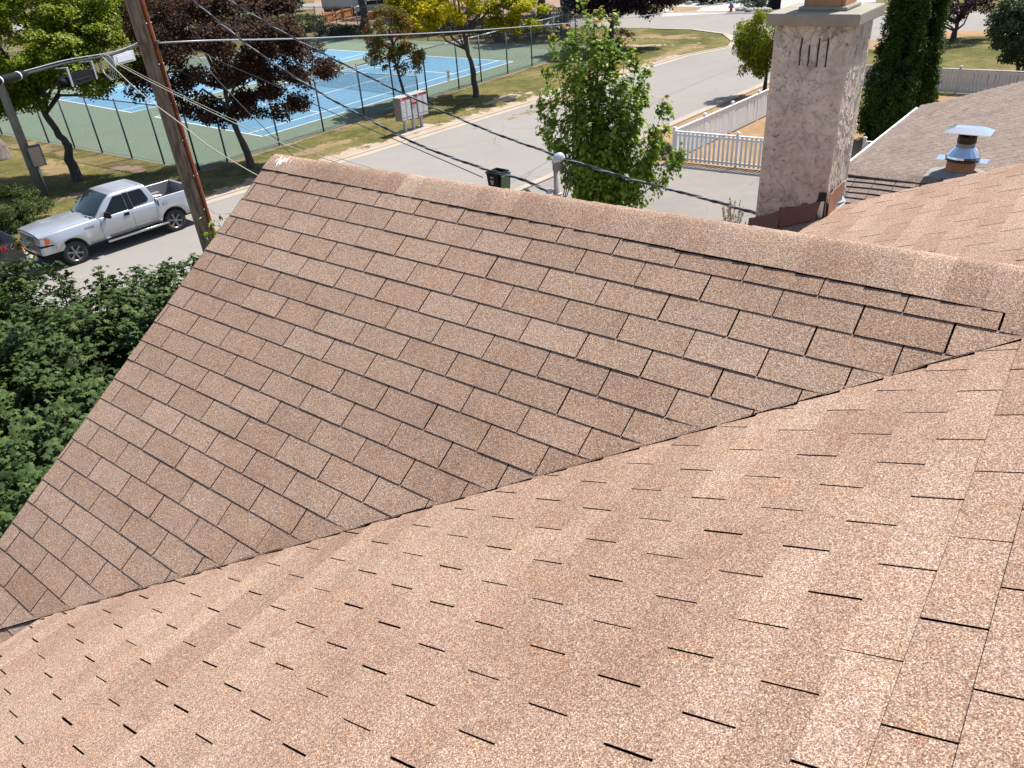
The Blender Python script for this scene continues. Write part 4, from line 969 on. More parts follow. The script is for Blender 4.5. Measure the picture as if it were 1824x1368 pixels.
# T13 big maple canopy to the left of the roof
rgc = np.random.default_rng(55); bc = np.array([-6.9, 9.6, 0]); tc = thing('broad_maple_tree', 'broad deep green maple canopy filling the left edge beside the rake', 'tree', bc)
mb = MB(); mb.tube([(0, 0, -.1), (.1, 0, 1.2), (0, .1, 2.0)], [.24, .19, .16], 10)
lob = [((-.2, -.2, 2.75), (3.0, 4.1, 1.45), 6), ((.9, -2.4, 2.6), (1.5, 1.6, 1.2), 1.6), ((1.2, 1.6, 2.9), (1.2, 1.2, 1.25), 1.5), ((-1.9, 2.5, 2.9), (1.8, 1.7, 1.2), 1.8), ((-2.3, -.6, 2.9), (1.6, 2.5, 1.2), 1.5)]
cen = crown_centers(rgc, 330, lob, .7); cen = cen[cen[:, 2] > 1.5]
limbs(mb, bc, (0, .1, 2.0), cen[rgc.choice(len(cen), 22, replace=False)], .09, rgc); 
# rosettes of leaves: shoots that point up and out, leaves spread round each
Cc = []; 
for c in cen:
    for k in range(10):
        o = c+rgc.normal(size=3)*np.array([.34, .34, .22]); m = 24
        Cc.append(o+rgc.normal(size=(m, 3))*np.array([.10, .10, .06]))
for x, y, h in ((1.65, 2.9, 4.05), (1.35, 3.1, 3.9), (.35, 3.4, 3.75), (1.75, 2.3, 4.0), (1.9, 2.6, 3.7), (1.0, 3.2, 3.85), (-.3, 3.4, 3.8), (-1.2, 3.7, 3.85), (-1.9, 3.7, 3.9), (-2.6, 3.9, 4.1), (-3.2, 3.9, 4.0), (.8, 2.9, 3.8), (0., 3.0, 3.7), (-.8, 3.2, 3.8)):
    mb.tube([(x*.7, y*.7, 2.6), (x*.95, y*.95, 3.4), (x, y, h+.25)], [.02, .014, .005], 5)
    for q in np.linspace(0, 1, 10):
        Cc.append(np.array([x, y, h-.7+.95*q])+rgc.normal(size=(14, 3))*np.array([.13, .13, .06])*(1.25-q*.8))
Cc = np.concatenate(Cc)
mb.build('trunk', M_bark, tc)
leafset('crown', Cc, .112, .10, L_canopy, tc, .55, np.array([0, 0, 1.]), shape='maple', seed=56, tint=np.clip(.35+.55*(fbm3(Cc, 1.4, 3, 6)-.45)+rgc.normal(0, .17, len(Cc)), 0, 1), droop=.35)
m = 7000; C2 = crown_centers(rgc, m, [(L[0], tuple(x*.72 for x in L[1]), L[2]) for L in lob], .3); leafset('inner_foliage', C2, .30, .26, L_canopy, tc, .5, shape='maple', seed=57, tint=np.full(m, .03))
# sprig beside the rake (top of a thin shrub growing below)
rgs = np.random.default_rng(60); p = at(398, 405, 8.2); ts = thing('slender_shrub', 'slender bright green shrub top poking out past the gable rake below the pole', 'shrub', (p[0], p[1], 0)); mb = MB()
mb.tube([(0, 0, 0), (.05, 0, p[2]*.6), (0, 0, p[2]-.1)], [.05, .03, .01], 5); q2 = at(383, 430, 8.2)-np.array([p[0], p[1], 0]); mb.tube([(.05, 0, p[2]*.6), q2], [.02, .006], 5); mb.build('stem', M_bark, ts)
C = np.concatenate([np.array([0, 0, p[2]-.12])+rgs.normal(size=(110, 3))*np.array([.055, .055, .11]), q2+np.array([0, 0, -.1])+rgs.normal(size=(130, 3))*np.array([.06, .06, .12]), np.array([0, 0, p[2]-.6])+rgs.normal(size=(300, 3))*np.array([.14, .14, .22])])
leafset('foliage', C, .06, .02, L_fresh, ts, .2, seed=61, droop=-.8)
# T14 juniper mound and friends
bush('juniper_shrub', 'spreading juniper mound between the grey pole and the silver pickup', 'shrub', (-19.4, 29.6), [((0, 0, .55), (1.9, 1.5, .75), 3), ((-1.8, -.6, .6), (1.5, 1.5, .8), 2), ((.8, -.8, .4), (1.1, .9, .5), 1)], 120, (.22, .42), 1700, (.13, .035), L_juni, 70, 'spray', stems=8)
bush('juniper_shrub', 'low juniper at the left edge under the green maple', 'shrub', (-24.6, 36.6), [((0, 0, .4), (1.3, 1.0, .6), 1)], 30, (.25, .45), 1400, (.13, .035), L_juni, 71, 'spray')
for i, (u, v, rx, rz, lb, mt) in enumerate([(500, 62, 2.0, 1.3, 'grey green juniper behind the court, leftmost of the row', L_grey), (545, 58, 2.2, 1.5, 'grey green juniper behind the court, second from the left of the row', L_juni), (590, 64, 1.7, .9, 'low green juniper in front of the cedar board fence', L_grey), (455, 66, 2.4, 1.6, 'dark juniper behind the dark red maple', L_juni), (625, 66, 1.5, .7, 'low juniper patch left of the bare far trunk', L_juni), (800, 62, 2.6, 1.3, 'dark shrub behind the yellow locust crown', L_bushd), (900, 74, 3.0, 1.7, 'dark shrub behind the far court fence right of the yellow locust', L_bushd), (975, 62, 2.6, 1.9, 'tall grey shrub behind the court by the pine trunks', L_farg), (740, 62, 2.0, .9, 'low dark shrub behind the rowan', L_bushd)]):
    g = G(u, v); bush('juniper_shrub' if mt in (L_grey, L_juni) else 'far_shrub', lb, 'shrub', g[:2], [((0, .8, rz*.5), (rx, 1.3, rz*.6), 1)], 40, (.35, .6), 230, (.26, .09), mt, 80+i, 'spray', group='shrubs along the back of the courts')
# background trees behind the courts
far = [  # u, v(base), height, crown radius, label, mat, trunk radius, crown base z
 (652, 60, 12, 3.6, 'tall bare trunked pine behind the courts left of the rowan', L_farg, .42, 4.2),
 (800, 50, 11, 3.6, 'dark tree behind the rowan and the yellow locust', L_farg, .36, 3.0),
 (965, 46, 12, 3.2, 'dark trunked pine behind the court, left of two', L_farg, .40, 4.5),
 (1005, 62, 11, 2.8, 'grey trunked tree with a bent limb behind the young maple', L_farg, .34, 3.6),
 (270, 50, 10, 4.2, 'dark leafy tree behind the utility pole top', L_farg, .3, 2.0),
 (330, 30, 11, 4.6, 'dark tree behind the dark red maple, farther back', L_bushd, .3, 2.2),
 (150, 60, 10, 4.6, 'dark tree far left behind the green maple', L_farg, .3, 1.6),
 (20, 70, 10, 5.0, 'dark tree at the far left corner behind the courts', L_bushd, .3, 1.6),
 (520, 20, 7.5, 3.0, 'brownish tree left of the pale camper trailer', L_plum, .25, 1.5),
 (1130, 0, 7, 3.6, 'rounded green tree across the cross road left', L_bushd, .25, 1.2),
 (1240, -5, 6, 3.2, 'rounded green tree across the cross road behind the cable', L_farg, .25, 1.0),
 (720, 24, 9, 3.4, 'dark tree shading the parked far vehicle', L_bushd, .3, 2.6),
 (880, 10, 10, 4.4, 'dark far tree above the yellow locust', L_farg, .3, 2.6),
 (430, 44, 9, 4.6, 'dark tree directly above the dark red maple', L_bushd, .3, 1.2), (360, 58, 8, 4.0, 'low dark tree between the pole and the red maple', L_farg, .3, .8), (230, 72, 8, 4.2, 'low dark tree between the green maple and the pole', L_bushd, .3, .8), (495, 40, 7, 3.0, 'dark tree left of the junipers', L_farg, .25, 1.0), (1060, 20, 9, 3.4, 'dark tree behind the black purple tree', L_farg, .3, 1.5), (760, 30, 8, 3., 'dark tree trunk group above the rowan', L_farg, .3, 2.4), (920, 30, 9, 3.4, 'dark tree between the locust and the pine trunks', L_bushd, .3, 2.4)]
for i, (u, v, h, r, lb, mt, tr, cz) in enumerate(far):
    g = G(u, v); rgf = np.random.default_rng(100+i)
    tree('far_tree', lb, 'tree', g[:2], [(0, 0, 0), (.1, 0, cz*.5), (.0, 0, cz), (.1, 0, h*.7)], tr, [((0, 0, (cz+h)/2+.4), (r, r*.85, (h-cz)/2), 3), ((r*.5, 0, cz+1.2), (r*.55, r*.5, 1.0), 1), ((-r*.5, 0, cz+1.4), (r*.55, r*.5, 1.0), 1)], 80, (.6, 1.1), 70, (.38, .26), mt, M_barkg if i == 3 else M_bark, 110+i, group='trees beyond the tennis courts')
# grey trunk at the far left edge
g = G(-4, 283); tree('old_tree', 'thick grey rough trunk at the left edge of the photo', 'tree', g[:2], [(0, 0, 0), (-.15, 0, 1.4), (-.4, 0, 3.2)], .58, [((-1.2, .5, 6.2), (3.6, 3.0, 1.8), 1)], 60, (.6, 1.0), 130, (.2, .15), L_farg, M_barkg, 130)
# small roadside shrubs
for i, (u, v, rx, rz, lb) in enumerate([(1290, 4, 3.2, 1.2, 'low green hedge across the cross road'), (1355, 12, 2.0, .9, 'grey shrub among white rocks by the far bin'), (1200, 6, 3., 1.4, 'dark hedge at the far side of the cross road'), (1345, -6, 4.5, 1.6, 'long hedge at the top behind the far bin')]):
    g = G(u, v); bush('roadside_shrub', lb, 'shrub', g[:2], [((0, 0, rz*.5), (rx, 1.4, rz*.6), 1)], 36, (.4, .7), 150, (.3, .14), (L_bushd, L_grey, L_bushd, L_farg)[i], 140+i)
g = G(1537, 205); bush('leafy_shrub', 'small bright green shrub just right of the chimney', 'shrub', g[:2], [((0, 0, .5), (.6, .6, .5), 1)], 16, (.15, .3), 700, (.10, .07), L_fresh, 150)
# ornamental grass plume
g = at(1306, 400, 20.5); tg = thing('ornamental_grass', 'dry upright feather reed grass clump beside the chimney foot', 'ornamental grass', (g[0], g[1], 0)); mb = MB(); rgp = np.random.default_rng(160); C = []
for i in range(34):
    a = rgp.random()*6.28; r = rgp.random()*.14; tx = math.cos(a)*(r+.28*rgp.random()); ty2 = math.sin(a)*(r+.28*rgp.random()); h = rgp.uniform(1.5, 2.15)
    mb.tube([(math.cos(a)*r, math.sin(a)*r, 0), (tx*.6, ty2*.6, h*.6), (tx, ty2, h)], [.006, .005, .003], 4, cap=False); C.append(np.stack([np.full(26, tx), np.full(26, ty2), h-.30*rgp.random(26)], 1)+rgp.normal(size=(26, 3))*.014)
mb.build('stalks', L_grass, tg); leafset('plumes', np.concatenate(C), .06, .018, L_grass, tg, 0, seed=161, droop=-1.5)
# crabgrass tufts at the kerb of the verge
# ================================================================== NEIGHBOUR HOUSE
nb_h = R_(129.1); nR = np.array([math.sin(nb_h), math.cos(nb_h), 0]); nF = np.array([math.sin(R_(40.0)), math.cos(R_(40.0)), 0])
def zat(u, v, xy):
    d = ray(u, v); return CAMH+d[2]*math.hypot(xy[0], xy[1])/math.hypot(d[0], d[1])
ZE = 4.0; E1 = G(1510, 293, ZE); E2 = G(1637, 191, ZE); LE = np.linalg.norm(E2-E1); pit = R_(18.4)
NO = np.array([E1[0], E1[1], 0.]); nh = thing('neighbour_house', 'neighbouring house with a taupe shingle roof, white gutter edge and a small ridge wing', 'house', NO)
def rel(o_): return o_-NO
up_ = nR*math.cos(pit)+Zv*math.sin(pit); nn1 = -nR*math.sin(pit)+Zv*math.cos(pit); LS = 7.15
Otop = rel(E1)+up_*LS
tabs('roof', Otop, -nF, -up_, nn1, .305, .143, range(1, 51), (-5.0/.305, LE/.305), .5, 1, [], nh, [M_roof2, M_slot2], th=.020, gap=.012, seed=31, wav=.012)
def slab(a, u1, L1_, u2, L2_, nn, th, name, mat):
    m = MB(); a = a-nn*.011; c = [a, a+u1*L1_, a+u1*L1_+u2*L2_, a+u2*L2_]; m.add(c+[x-nn*th for x in c], [(0, 1, 2, 3), (7, 6, 5, 4), (0, 4, 5, 1), (1, 5, 6, 2), (2, 6, 7, 3), (3, 7, 4, 0)]); return m.build(name, mat, nh)
slab(rel(E1)-nF*5.0, nF, LE+5.0, up_, LS, nn1, .10, 'roof_deck', M_slot2)
slab(Otop-nF*5.0, nF, LE+5.0, nR*math.cos(pit)-Zv*math.sin(pit), LS, nR*math.sin(pit)+Zv*math.cos(pit), .12, 'back_roof', M_roof2)
m = MB(); m.tube([rel(E1)-nF*5.0-nR*.05-Zv*.03, rel(E2)-nR*.05-Zv*.03], .030, 8); m.obox(rel((E1+E2)/2)-nF*2.5+nR*.02-Zv*.09, nF, nR, Zv, ((LE+5)/2, .012, .05)); m.build('gutter', M_white, nh)
# ridge wing nearer to us
WZ = 5.0; Wq = rel(G(1515, 303, WZ)); wp = R_(20); dW = -nF*math.cos(wp)-Zv*math.sin(wp); nW = -nF*math.sin(wp)+Zv*math.cos(wp); dW2 = nF*math.cos(wp)-Zv*math.sin(wp); nW2 = nF*math.sin(wp)+Zv*math.cos(wp)
LWg = 7.5
tabs('wing_roof', Wq, -nR, dW, nW, .305, .143, range(1, 30), (0, LWg/.305), .5, 1, [], nh, [M_roof2, M_slot2], th=.020, gap=.010, seed=32, wav=.012)
slab(Wq, nR, LWg, dW, 4.1, nW, .1, 'wing_deck', M_slot2); slab(Wq+Zv*.012, nR, 3.2, dW2, 1.6, nW2, .1, 'wing_back', M_roof2)
mb = MB(); rg = random.Random(12)
for i in range(34):
    a = Wq+nR*(i*.225-.01)+Zv*.012; b_ = a+nR*.235; li = rg.uniform(0, .006)
    for (d, nn) in ((dW2, nW2), (dW, nW)):
        L = .165
        q = [a+Zv*(.022+li), b_+Zv*.018, b_+d*L+nn*.016, a+d*L+nn*(.024+li), a+d*L-nn*.004, b_+d*L-nn*.004]
        mb.add(q, [(0, 1, 2, 3), (3, 2, 5, 4)], rg.random())
mb.build('ridge_cap', M_roof2, nh)
m = MB(); ga_, gb_, gc_ = Wq+nR*.3+dW*4.0-nW*.1, Wq+nR*.3+dW2*3.0-nW2*.1, Wq+nR*.3-Zv*.1
m.add([ga_, gb_, gc_, np.array([*ga_[:2], .0]), np.array([*gb_[:2], .0])], [(0, 1, 2), (0, 3, 4, 1)])
w0 = rel(E1)+nR*.5-nF*4.6
m.prism([tuple(p[:2]) for p in (w0, w0+nR*12, w0+nR*12+nF*(LE+4), w0+nF*(LE+4))], 0, ZE-.02)
w1 = Wq+nR*.31; m.prism([tuple(p[:2]) for p in (w1-nF*3.6, w1-nF*3.6+nR*7, w1+nR*7, w1)], 0, 3.5)
m.build('wall', plain('neighbour_wall', (.50, .48, .44), .85, var=.08), nh)
# neighbour chimney: brick-red stack, mortar crown, flue tile, bright cap
cp = G(1703, 331, 4.85); zc_ = zat(1703, 304, cp); KS = .80; 
M_shiny = plain('polished_stainless', (.72, .75, .78), .12, 1.0, var=.05)
M_sooty = plain('sooty_steel', (.06, .04, .03), .5, .5, var=.5, scale=14)
mb = MB(); mb.box((-.57, -.42, -1.9), (.57, .42, -.19)); chn = mb.build('chimney', mat_ground('red_chimney', [(.3, (.20, .05, .035)), (.6, (.28, .08, .05)), (.8, (.35, .12, .09))], 3, 12, 40, .01), nh)
chn.location = tuple(np.array([cp[0], cp[1], zc_])-NO); chn.rotation_euler = (0, 0, math.atan2(nR[1], nR[0])); chn.scale = (KS, KS, KS)
mb = MB(); b0 = [(-.60, -.46), (.60, -.46), (.60, .46), (-.60, .46)]; b1 = [(-.26, -.24), (.26, -.24), (.26, .24), (-.26, .24)]
mk = lambda L, z: [(x, y, z) for x, y in L]
mb.add(mk(b0, -.20)+mk(b0, -.13)+mk(b1, .02), [(3, 2, 1, 0)]+[(i, (i+1) % 4, 4+(i+1) % 4, 4+i) for i in range(4)]+[(4+i, 4+(i+1) % 4, 8+(i+1) % 4, 8+i) for i in range(4)]+[(8, 9, 10, 11)]); mb.build('mortar_crown', mat_ground('old_mortar', [(.3, (.22, .20, .18)), (.6, (.36, .34, .32)), (.8, (.5, .48, .45))], 3, 10, 50, .01), chn, bevel=.03)
mb = MB(); mb.box((-.235, -.20, -.02), (.235, .20, .22)); mb.build('flue', M_terra, chn, bevel=.02)
z = .225
mb = MB(); mb.box((-.44, -.17, z-.006), (.44, .17, z+.006)); mb.build('base_plate', M_shiny, chn)
mb = MB(); ns = 16; V = []
for r, h in [(.28, .0), (.295, .03), (.285, .07), (.165, .235)]:
    for j in range(ns):
        a = 2*math.pi*(j+.5)/ns; V.append((math.cos(a)*r*1.05, math.sin(a)*r*.9, z+.01+h))
mb.add(V, [(i*ns+j, i*ns+(j+1) % ns, (i+1)*ns+(j+1) % ns, (i+1)*ns+j) for i in range(3) for j in range(ns)]); mb.build('faceted_skirt', M_shiny, chn)
mb = MB(); mb.lathe((0, 0, z-.012), [(.26, 0), (.300, .006), (.300, .03), (.28, .036)], 20); mb.build('skirt_band', M_sooty, chn)
mb = MB(); mb.lathe((0, 0, z+.235), [(.155, 0), (.160, .005), (.160, .10), (.162, .10)], 24); mb.build('collar', M_steelL, chn)
mb = MB(); mb.lathe((0, 0, z+.320), [(.150, 0), (.165, .0), (.165, .06), (.158, .062), (.164, .07), (.164, .13), (.150, .13), (.150, 0)], 24)
for k in range(4):
    a = math.pi/2*k+.5; mb.obox((math.cos(a)*.14, math.sin(a)*.14, z+.49), (1, 0, 0), (0, 1, 0), Zv, (.020, .008, .055))
mb.build('sooty_outlet', M_sooty, chn)
mb = MB(); zc = z+.535
top = [(-.24, -.11, zc+.075), (.24, -.11, zc+.075), (.24, .11, zc+.075), (-.24, .11, zc+.075)]; low = [(-.40, -.25, zc), (.40, -.25, zc), (.40, .25, zc), (-.40, .25, zc)]
lip = [(x, y, z_-.015) for x, y, z_ in low]
mb.add(top+low+lip, [(0, 1, 2, 3)]+[(4+i, 4+(i+1) % 4, (i+1) % 4, i) for i in range(4)]+[(8+i, 8+(i+1) % 4, 4+(i+1) % 4, 4+i) for i in range(4)]+[(11, 10, 9, 8)]); mb.build('rain_cap', M_shiny, chn)

# ================================================================== WHITE FENCES
def picket_fence(label, a, b, h, wb, gap, posts, solid=False, h2=None, z0=.06, M_white=M_white):
    a, b = np.array([a[0], a[1], 0.]), np.array([b[0], b[1], 0.]); L = np.linalg.norm(b-a); t = (b-a)/L; n_ = np.array([-t[1], t[0], 0]); f = thing('picket_fence', label, 'fence', a, 0, 'white board fences')
    rg = random.Random(int(L*10)); m = MB(); m.obox((0, 0, (h-.03+z0)/2), t, n_, Zv, (wb/2, .009, (h-.03-z0)/2)); first = m.build('picket', M_white, f, bevel=.003)
    N = int(L/(wb+gap))
    for i in range(min(N, 100)):
        o = first if i == 0 else first.copy()
        if i: COL.objects.link(o); o.parent = f
        p = t*((i+.5)*(L/N)); o.location = tuple(p+n_*rg.uniform(-.003, .003)); o.rotation_euler = (rg.uniform(-.008, .008), rg.uniform(-.012, .012), rg.uniform(-.02, .02))
    if N > 100:
        m = MB()
        for i in range(100, N): m.obox(t*((i+.5)*(L/N))+Zv*((h-.03+z0)/2), t, n_, Zv, (wb/2, .009, (h-.03-z0)/2))
        tag(m.build('pickets', M_white, f), kind='stuff')
    m = MB(); 
    m.obox(t*L/2+Zv*h, t, n_, Zv, (L/2, .045, .016)); m.build('cap_rail', M_white, f, bevel=.004)
    for hh in (.16, h-.14):
        m = MB(); m.obox(t*L/2+n_*.034+Zv*hh, t, n_, Zv, (L/2, .018, .040)); m.build('rail', M_white, f, bevel=.004)
    m = MB(); m.obox((0, 0, (h+.10)/2), t, n_, Zv, (.05, .05, (h+.10)/2)); m.obox((0, 0, h+.115), t, n_, Zv, (.065, .065, .016)); m.obox((0, 0, h+.14), t, n_, Zv, (.045, .045, .014)); first = m.build('post', M_white, f, bevel=.006)
    for i, s in enumerate(posts):
        o = first if i == 0 else first.copy()
        if i: COL.objects.link(o); o.parent = f
        o.location = tuple(t*s+n_*.03)
    return f
e1_ = F0+(F1-F0)*.96
picket_fence('open white picket fence along the driveway, its shadow striping the asphalt', F0, F0+(F2-F0)*1.72, 1.22, .088, .088, [0.0, 2.6, 5.2])
picket_fence('white board fence along the road verge running up behind the chimney', F0+np.array([.05, .07]), e1_, 1.24, .090, .024, [2.45, 4.95, 7.5, 10.0, 12.6, 15.2, 17.8])
picket_fence('close white board fence across the back of the yard behind the cedars', WF0, WF1, 1.15, .14, .012, [0.1, 2.5, 5.15, 7.9, 10.6, 13.3, 16.0], M_white=M_fencef)
g = G(1532, 297); picket_fence('short white gate fence seen between chimney and neighbour rake', g[:2], (g+nR*.6)[:2], .95, .09, .07, [0.0], M_white=M_fencef)

# ================================================================== POLES
pb = np.array([-5.58, 13.92, 0]); pole = thing('utility_pole', 'brown wooden utility pole with a rusty conduit strip on its right side', 'utility pole', pb)
lean = lambda z_: np.array([(8.3-z_)*.024, 0, 0])
mb = MB(); mb.tube([lean(q)+Zv*q for q in (-.3, 3, 6, 9.4, 11.5)], [.176, .166, .152, .140, .130], 20); mb.build('shaft', M_wood, pole)
mb = MB(); sx = np.array([.86, -.35, 0]); sx /= np.linalg.norm(sx); sy = np.array([-sx[1], sx[0], 0])
V = []; zs = np.arange(.2, 11.2, .25); rg = random.Random(3)
for z_ in zs:
    r = .166-.0040*z_; 
    for (o_, w_) in ((r-.005, .045), (r+.035, .030), (r+.042, 0), (r+.035, -.030), (r-.005, -.045)): V.append(lean(z_)+sx*o_+sy*(w_+rg.uniform(-.003, .003))+Zv*z_)
mb.add(V, [(i*5+j, i*5+j+1, (i+1)*5+j+1, (i+1)*5+j) for i in range(len(zs)-1) for j in range(4)]); mb.build('conduit_guard', M_rust, pole)
mb = MB()
for z_ in np.arange(1.0, 11, .62):
    for s_ in (-1, 1): mb.lathe(lean(z_)+sx*(.178-.004*z_)+sy*.052*s_+Zv*z_, [(0, -.012), (.013, -.012), (.013, .012), (0, .012)], 6)
mb.build('bolts', M_steelL, pole)
mb = MB(); hc = 7.52
mb.obox(sx*.06+Zv*(hc+.02), sx, sy, Zv, (.2, .03, .02)); mb.tube([sx*-.22+Zv*hc, sx*.26+Zv*hc], .012, 6); mb.build('strand_bracket', M_steel, pole)
gp = G(76, 346); gpole = thing('utility_pole', 'weathered grey pole with a tan meter cabinet at the left edge', 'utility pole', (gp[0], gp[1], 0))
mb = MB(); mb.tube([(0, 0, -.2), (0, 0, 4), (0, 0, 8), (0, 0, 11)], [.185, .165, .150, .135], 16); mb.build('shaft', M_woodg, gpole)
fx = np.array([.62, -.78, 0]); fx /= np.linalg.norm(fx); fy = np.array([-fx[1], fx[0], 0])
mb = MB(); mb.obox(fy*-.0+np.array([.33, .02, 1.62]), fx, fy, Zv, (.09, .27, .43)); mb.build('cabinet', M_steel, gpole, bevel=.01)
mb = MB(); mb.obox(np.array([.33, .02, 1.60])+fx*.095, fx, fy, Zv, (.008, .22, .38)); mb.build('cabinet_door', M_tan, gpole, bevel=.006)
mb = MB(); mb.tube([(.27, -.04, 0), (.27, -.04, 1.25)], .035, 8); mb.build('conduit', M_steelL, gpole)
p2 = at(192/5.267+0, 180+500/5.267, 37.6)

# ================================================================== CABLES
def cable(name, label, pts, r, mat, cat='cable', twist=None, group=None, n=6):
    P = []
    pts = [np.array(p, float) for p in pts]
    for i in range(len(pts)-1):
        p0 = pts[max(i-1, 0)]; p1 = pts[i]; p2 = pts[i+1]; p3 = pts[min(i+2, len(pts)-1)]
        for k in range(10):
            f = k/10; P.append(.5*((2*p1)+(-p0+p2)*f+(2*p0-5*p1+4*p2-p3)*f*f+(-p0+3*p1-3*p2+p3)*f**3))
    P.append(pts[-1]); mb = MB(); o_ = P[0]
    if twist:
        # triplex: two insulated conductors wound round a bare messenger
        Q = []
        L = 0; 
        dens = [P[0]]
        for a, b in zip(P[:-1], P[1:]):
            d = np.linalg.norm(b-a); k = max(1, int(d/.09)); 
            for i in range(1, k+1): dens.append(a+(b-a)*i/k)
        s = 0
        for ph, rr, mi in ((0, r, 0), (math.pi*.67, r, 0), (math.pi*1.33, r*.75, 1)):
            pp = []; s = 0
            for i, p in enumerate(dens):
                if i: s += np.linalg.norm(p-dens[i-1])
                t = dens[min(i+1, len(dens)-1)]-dens[max(i-1, 0)]; t /= np.linalg.norm(t); x = np.cross(t, Zv); x /= np.linalg.norm(x); y = np.cross(x, t); a = ph+s/twist*2*math.pi
                pp.append(p+(x*math.cos(a)+y*math.sin(a))*r*1.1-o_)
            mb.tube(pp, rr, 5, mi=mi, cap=False)
        o = mb.build(name, [mat, M_steelL]); o.location = tuple(o_)
    else:
        mb.tube([p-o_ for p in P], r, n); o = mb.build(name, mat); o.location = tuple(o_)
    return tag(o, label, cat, group)
pD = math.hypot(pb[0], pb[1])
pc = pb+Zv*hc
farE = at(1560, -48, 74)
mid1 = at(600, 66, 19.5); mid2 = at(860, 53, 26); mid3 = at(1135, 29.5, 38); mid4 = at(1302, 3, 50)
cable('aerial_cable', 'silver aerial strand cable running from the brown pole to the upper right', [pc+sx*.16, at(375, 72, 15.2), at(480, 70, 17), mid1, mid2, mid3, mid4, farE], .0135, M_cableg, group=None)
# wrap ties along the cable
L1 = at(196, 98, 13.2); L2 = at(120, 112, 12.0); L3 = at(40, 133, 10.9); L4 = at(-60, 158, 9.7); L5 = at(-400, 240, 7.2)
cable('aerial_cable', 'dark aerial cable bundle from the brown pole down to the left edge', [pc-sx*.14, at(232, 86, 14.0), L1, L2, L3, L4, L5], .013, M_cable)
cable('aerial_cable', 'grey support strand above the cable bundle at the left', [pc-sx*.14+Zv*.03, at(230, 83, 13.9), L1+Zv*.03, L2+Zv*.035, L3+Zv*.03, L4+Zv*.03, L5+Zv*.03], .007, M_cableg)
def closure(name, label, a, b, r, mat, fins=False, drop=0.):
    a, b = np.array(a), np.array(b); t = (b-a); L = np.linalg.norm(t); t /= L; x = np.cross(t, Zv); x /= np.linalg.norm(x); y = np.cross(x, t); c = (a+b)/2-y*drop
    o = thing(name, label, 'cable closure', c); return o, c, t, x, y, L
o, c, t, x, y, L = closure('splice_closure', 'black slotted splice closure hung on two steel brackets from the strand', at(100, 126, 11.7), at(160, 110, 12.6), .1, M_black, drop=.15)
if x @ c > 0: x = -x                       # x points to the viewer's side of the strand
mb = MB(); mb.obox((0, 0, 0), t, x, y, (L*.42, .075, .062)); mb.tube([-t*L*.49, -t*L*.46, -t*L*.40], [.03, .060, .060], 10); mb.tube([t*L*.40, t*L*.46, t*L*.5], [.07, .07, .03], 10)
for k in range(9): mb.obox(t*(L*(-.30+.075*k))+y*.045, t, x, y, (.012, .080, .028))
mb.obox(x*.078-y*.006, t, x, y, (L*.20, .008, .012)); mb.build('body', M_black, o, bevel=.006)
for s in (-.38, .36):
    mb = MB(); mb.obox(t*L*s+y*.055+x*.085, t, x, y, (.022, .006, .115)); mb.obox(t*L*s+y*.165+x*.02, t, x, y, (.022, .07, .006)); mb.build('bracket', M_steelL, o, bevel=.002)
o, c, t, x, y, L = closure('splice_closure', 'thick black tube closure on the strand at the left edge', at(-8, 145, 10.3), at(44, 132, 10.95), .08, M_black)
mb = MB(); mb.tube([-t*L*.58, -t*L*.5, t*L*.42, t*L*.62], [.02, .045, .045, .015], 16); mb.build('tube', M_black, o)
mb = MB()
for s in (-.42, .22): mb.tube([t*(L*s), t*(L*s+.022)], .048, 14)
mb.build('clamp_band', M_white, o)
o, c, t, x, y, L = closure('terminal_box', 'pale grey drop terminal box under the strand beside the pole', at(193, 101, 13.25), at(234, 91, 14.0), .08, M_mailg, drop=.06)
mb = MB(); mb.obox((0, 0, 0), t, x, y, (L*.46, .05, .075)); mb.build('box', plain('terminal_grey', (.34, .35, .38), .5), o, bevel=.012)
mb = MB(); mb.obox(-x*.052 if (x @ c) > 0 else x*.052, t, x, y, (L*.34, .006, .045)); mb.build('cover', plain('terminal_cover', (.40, .41, .44), .5), o, bevel=.004)
mb = MB()
for k in range(4):
    cc_ = at(188+2*k, 120, 13.0); rr = .11+.02*k; pts = [cc_+np.array([math.cos(a)*rr*.55, 0, math.sin(a)*rr]) for a in np.linspace(0, 6.28, 20)]; mb.tube([p-at(188, 120, 13.0) for p in pts], .006, 5, cap=False)
o = mb.build('cable_coil', M_cablec); o.location = tuple(at(188, 120, 13.0)); tag(o, 'loose coil of cream drop cable hanging below the terminal box', 'cable coil')
cable('drop_cable', 'cream drop cable, lower of the pair crossing in front of the pole', [at(178, 97, 13.0), at(250, 165, 12.2), at(320, 219, 11.5), at(375, 262, 11.), at(440, 302, 10.3), at(520, 345, 9.2)], .0065, M_cablec, group='cream drop cables')
cable('drop_cable', 'cream drop cable, upper of the pair crossing in front of the pole', [at(207, 113, 13.2), at(260, 142, 12.9), at(340, 182, 12.4), at(400, 211, 12), at(460, 238, 11.7), at(530, 266, 11.2), at(620, 296, 10.7), at(720, 330, 9.5)], .0065, M_cablec, group='cream drop cables')
cable('drop_cable', 'third thin cream drop cable just above the upper one', [at(207, 110, 13.3), at(300, 158, 12.8), at(400, 206, 12.2), at(466, 233, 11.8), at(560, 268, 11.2), at(680, 305, 10.4)], .0045, M_cablec, group='cream drop cables')
cable('drop_cable', 'thin dark drop cable falling from the strand past the red maple trunk', [at(338, 82, 15.0), at(368, 120, 14.8), at(402, 158, 14.4), at(450, 208, 13.8), at(530, 285, 12.8)], .007, M_cable)
